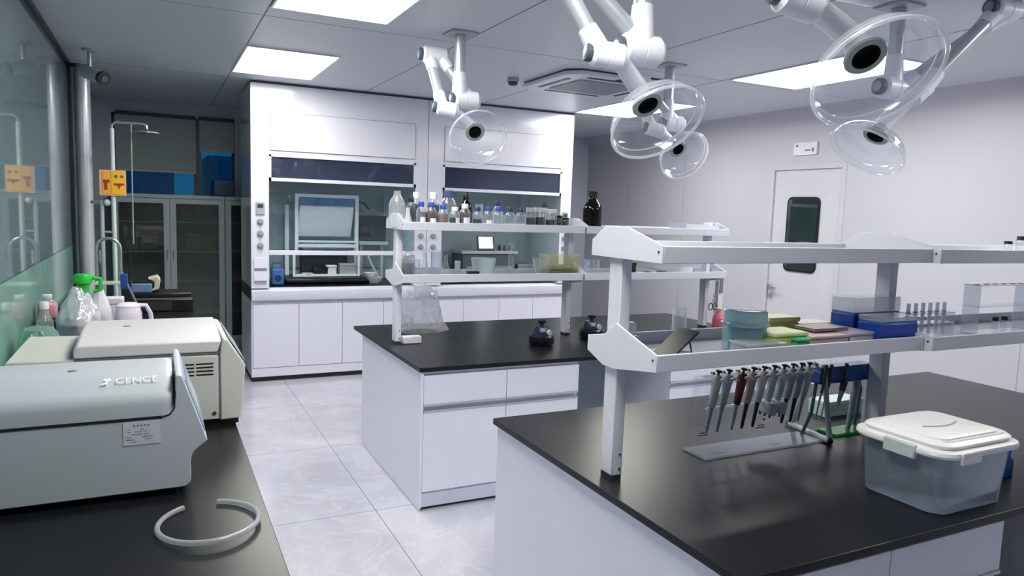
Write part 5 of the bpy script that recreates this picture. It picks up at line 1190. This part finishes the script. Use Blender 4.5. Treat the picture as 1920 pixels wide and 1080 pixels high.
inner = [rr2(bx0+0.021-s*0.018, by0+0.018-s*0.015, bx1-0.021+s*0.018, by1-0.018+s*0.015, 0.048+0.01*s, TZ+0.001+s*(zt-TZ)) for s in (1.0, 0.5, 0.03)]
inner.append(rr2(bx0+0.035, by0+0.033, bx1-0.035, by1-0.033, 0.038, TZ+0.004))
part(t, 'tub', MB().rings(outer+inner, len(outer[0])), CLR('tub_plastic', (232, 238, 244), 0.19, hazecol=(222, 230, 244), rough=0.08, edge=0.15))
LIDW = P('lid_white', (232, 230, 234), 0.4)
e = 0.018
lidm = MB().rings([rr2(bx0-e, by0-e, bx1+e, by1+e, 0.07, zt-0.012), rr2(bx0-e-0.003, by0-e-0.003, bx1+e+0.003, by1+e+0.003, 0.072, zt-0.004), rr2(bx0-e, by0-e, bx1+e, by1+e, 0.07, zt+0.006), rr2(bx0+0.005, by0+0.005, bx1-0.005, by1-0.005, 0.06, zt+0.010), rr2(bx0+0.0, by0+0.0, bx1, by1, 0.06, zt+0.022), rr2(bx0+0.01, by0+0.01, bx1-0.01, by1-0.01, 0.055, zt+0.030)], len(outer[0]))
lid = part(t, 'lid', lidm, LIDW, bevel=0)
part(lid, 'lid_tier', MB().rings([rr2(bx0+0.035, by0+0.035, bx1-0.035, by1-0.035, 0.04, zt+0.028), rr2(bx0+0.035, by0+0.035, bx1-0.035, by1-0.035, 0.04, zt+0.036), rr2(bx0+0.041, by0+0.041, bx1-0.041, by1-0.041, 0.036, zt+0.039)], len(outer[0])), LIDW)
part(lid, 'lid_ridge', MB().tube([p_ for p_ in rr2(bx0+0.022, by0+0.022, bx1-0.022, by1-0.022, 0.045, zt+0.030)], 0.004, seg=6, closed=True), LIDW)
cxm, cym = (bx0+bx1)/2, (by0+by1)/2
part(lid, 'handle_line', MB().tube([(cxm-0.085+0.17*k/10, cym-0.01-0.02*math.sin(PI*k/10), zt+0.0395) for k in range(11)], 0.0035, seg=6), P('lid_grey_line', (176, 176, 188), 0.5))
for (x_, y_, dx_, dy_) in ((bx0-e, cym-0.02, 0.008, 0.055), (bx1+e, cym, 0.008, 0.05)):
    part(t, 'side_clip', MB().box(x_-dx_, y_-dy_, zt-0.035, x_+dx_, y_+dy_, zt+0.012), P('clip_grey', (186, 192, 198), 0.4), bevel=0.005)
for (x_, y_) in ((bx0+0.10, by0-e), (cxm+0.08, by1+e)):
    part(t, 'end_clip', MB().box(x_-0.05, y_-0.006, zt-0.03, x_+0.05, y_+0.006, zt+0.010), LIDW, bevel=0.005)
a = onx(1880, 860, 2.62)
V(1888, 842, 26, 1.47, TZ, 'media', 'blue bottle half hidden behind the right side of the lidded box', name='blue_bottle', glass=CLR('blue_clear', (60, 130, 180), 0.5, hazecol=(30, 110, 170)), liq=P('liquid_blue', (22, 92, 150), 0.2), fill=0.6, cap=CAPB)

# ------------------------------------------------------------------ left bench, behind the centrifuges
g = 'bags and bottles on the left bench'
yb = 4.75
bag(ony(147, 580, yb).x, yb, TZ, 0.115, 0.11, ony(147, 540, yb).z-TZ+0.01, 'silvery crumpled bag around the green capped jerrycan on the left bench', SILF, 5, neck=0.35, group=g)
bag(ony(187, 580, yb+0.15).x, yb+0.12, TZ, 0.075, 0.075, ony(190, 548, yb).z-TZ, 'crumpled film covered canister left of the kettle', P('film_white', (214, 212, 224), 0.25, var=0.1, scale=8, bump=1.0), 9, neck=0.4, group=g, amp=0.05)
x = ony(156, 520, yb).x
t = root('green_funnel_cap', (x, yb, ony(156, 545, yb).z), 'bright green cap and handle sticking out of the silvery bag', 'cap')
z0 = ony(156, 547, yb).z; z1 = ony(156, 514, yb).z
part(t, 'cap', MB().lathe([(0.028, z0), (0.030, z0+0.04), (0.045, z0+0.05), (0.047, z1-0.012), (0.040, z1)], (x, yb, 0), seg=24), GREEN)
part(t, 'handle', MB().tube([(x+0.04, yb, z0+0.08), (x+0.085, yb, z0+0.075), (x+0.085, yb, z0+0.01), (x+0.05, yb, z0+0.0)], 0.012, seg=8), GREEN)
lidbox(-0.575, 5.0, TZ, 0.12, 0.30, 0.175, BLACK, 'low black case beside the glazing carrying the pink bottle', name='black_case')
vessel(-0.585, 5.0, TZ+0.1755, 0.14, 0.052, 'jug', 'round bottle of pink liquid standing by the glazing of the left bench', group=g, liq=PINK, fill=0.66, glass=GLASS2, cap=CAPW)
vessel(-0.565, 4.70, TZ, 0.31, 0.045, 'jug', 'tall clear bottle standing in front of the pink bottle by the glazing', group=g, glass=CLR('clear_plastic_bottle', (0, 0, 0)), cap=CAPW)
bag(-0.535, 4.20, TZ, 0.10, 0.17, 0.24, 'crumpled clear bag with a green tint beside the left glazing', CLR('green_film', (196, 232, 220), 0.35, hazecol=(170, 215, 200), rough=0.15, bump=1.0, bscale=10), 12, neck=0.7, group=g)
bag(-0.53, 3.86, TZ, 0.09, 0.10, 0.17, 'low crumpled clear bag nearest the beige centrifuge', BAGM, 15, neck=0.7, group=g)
# white small container
lidbox(ony(213, 565, 5.6).x, 5.6, TZ, 0.12, 0.12, ony(213, 557, 5.6).z-TZ, CAPW, 'small white box behind the film covered canister', name='white_box')
# kettle
ky = 5.0; kx0 = ony(214, 605, ky).x; kx1 = ony(268, 605, ky).x; kc = (kx0+kx1)/2; kr = (kx1-kx0)/2
kz = ony(245, 567, ky).z-TZ
LIL = P('kettle_lilac', (218, 208, 230), 0.35)
t = root('kettle', (kc, ky, TZ), 'lilac white electric kettle behind the beige centrifuge', 'kettle')
part(t, 'body', MB().lathe([(kr*1.08, 0.012), (kr*1.12, 0.03), (kr*1.0, kz*0.55), (kr*0.86, kz*0.88), (kr*0.80, kz*0.90)], (kc, ky, TZ), seg=32), LIL)
part(t, 'base', MB().lathe([(kr*1.1, 0), (kr*1.1, 0.012)], (kc, ky, TZ), seg=32), P('kettle_base', (196, 190, 206), 0.4))
part(t, 'lid', MB().lathe([(kr*0.86, kz*0.88), (kr*0.86, kz*0.93), (kr*0.6, kz*0.99), (0.02, kz)], (kc, ky, TZ), seg=32), P('kettle_lid', (232, 226, 238), 0.35))
part(t, 'spout', MB().prism([(kc-kr*0.80, TZ+kz*0.90), (kc-kr*1.12, TZ+kz*0.86), (kc-kr*0.86, TZ+kz*0.60)], ky-0.025, ky+0.025, 'xz'), LIL, bevel=0.004)
part(t, 'handle', MB().tube([(kc+kr*0.4, ky, TZ+kz*0.93), (kc+kr*1.25, ky, TZ+kz*0.92), (kc+kr*1.55, ky, TZ+kz*0.72), (kc+kr*1.72, ky, TZ+kz*0.30), (kc+kr*1.65, ky, TZ+kz*0.12), (kc+kr*1.05, ky, TZ+kz*0.10)], 0.014, seg=10), LIL)
# black printer-like device at the bench end
y_ = 6.35; a = ony(243, 600, y_); b = ony(360, 549, y_)
t = root('black_device', ((a.x+b.x)/2, y_+0.15, TZ), 'wide black boxy device at the far end of the left bench', 'device')
xr = 0.262
part(t, 'lower_body', MB().box(a.x, y_, TZ, xr, y_+0.32, TZ+0.10), P('device_black', (12, 12, 16), 0.35), bevel=0.006)
part(t, 'upper_body', MB().box(a.x+0.04, y_+0.01, TZ+0.112, xr-0.01, y_+0.31, b.z+0.0), P('device_black', (0, 0, 0)), bevel=0.008)
part(t, 'pale_seam', MB().box(a.x+0.05, y_+0.004, TZ+0.10, xr-0.01, y_+0.31, TZ+0.112), P('device_seam', (112, 108, 124), 0.3))
part(t, 'front_window', MB().box(a.x+0.05, y_-0.002, TZ+0.015, a.x+0.30, y_, TZ+0.085), P('device_window', (58, 60, 52), 0.2, var=0.3), smooth=False)
# items on top: small blue-white device and blue squeegee
zb = b.z
x = ony(272, 515, y_+0.1).x
t = root('small_centrifuge', (x, y_+0.15, zb), 'small cream and blue tabletop device standing on the black device', 'device')
part(t, 'body', MB().box(x-0.10, y_+0.05, zb, x+0.05, y_+0.25, zb+0.075), P('device_blue_grey', (112, 136, 176), 0.4), bevel=0.01)
part(t, 'cream_shell', MB().prism([(x+0.03, zb+0.01), (x+0.10, zb+0.03), (x+0.11, zb+0.10), (x+0.09, zb+0.13), (x+0.02, zb+0.11), (x+0.065, zb+0.09), (x+0.065, zb+0.045)], y_+0.05, y_+0.25, 'xz'), P('device_cream', (206, 202, 180), 0.4), bevel=0.004)
part(t, 'dark_lid', MB().box(x-0.09, y_+0.06, zb+0.075, x+0.04, y_+0.24, zb+0.095), BLACK, bevel=0.006)
x = ony(240, 500, y_).x
t = root('blue_tool', (x-0.02, y_-0.12, TZ), 'blue handled tool leaning beside the black device', 'tool')
part(t, 'blade', MB().box(x-0.05, y_-0.13, TZ+0.20, x+0.0, y_-0.11, TZ+0.32), P('tool_blue', (50, 76, 160), 0.4), bevel=0.006)
part(t, 'handle', MB().cyl((x-0.03, y_-0.12, TZ+0.30), (x+0.09, y_-0.12, TZ+0.003), 0.010, seg=12), P('tool_grey', (120, 124, 140), 0.4))
part(t, 'grip', MB().cyl((x-0.025, y_-0.12, TZ+0.003), (x-0.025, y_-0.12, TZ+0.20), 0.02, seg=12), BLACK)
x = ony(207, 545, 6.3).x
single('dark_basin', MB().lathe([(0.10, 0), (0.13, 0.09), (0.125, 0.09), (0.09, 0.01)], (x, 6.25, TZ)), P('basin_navy', (44, 48, 66), 0.4), 'dark round basin below the gooseneck tap on the left bench', 'basin')
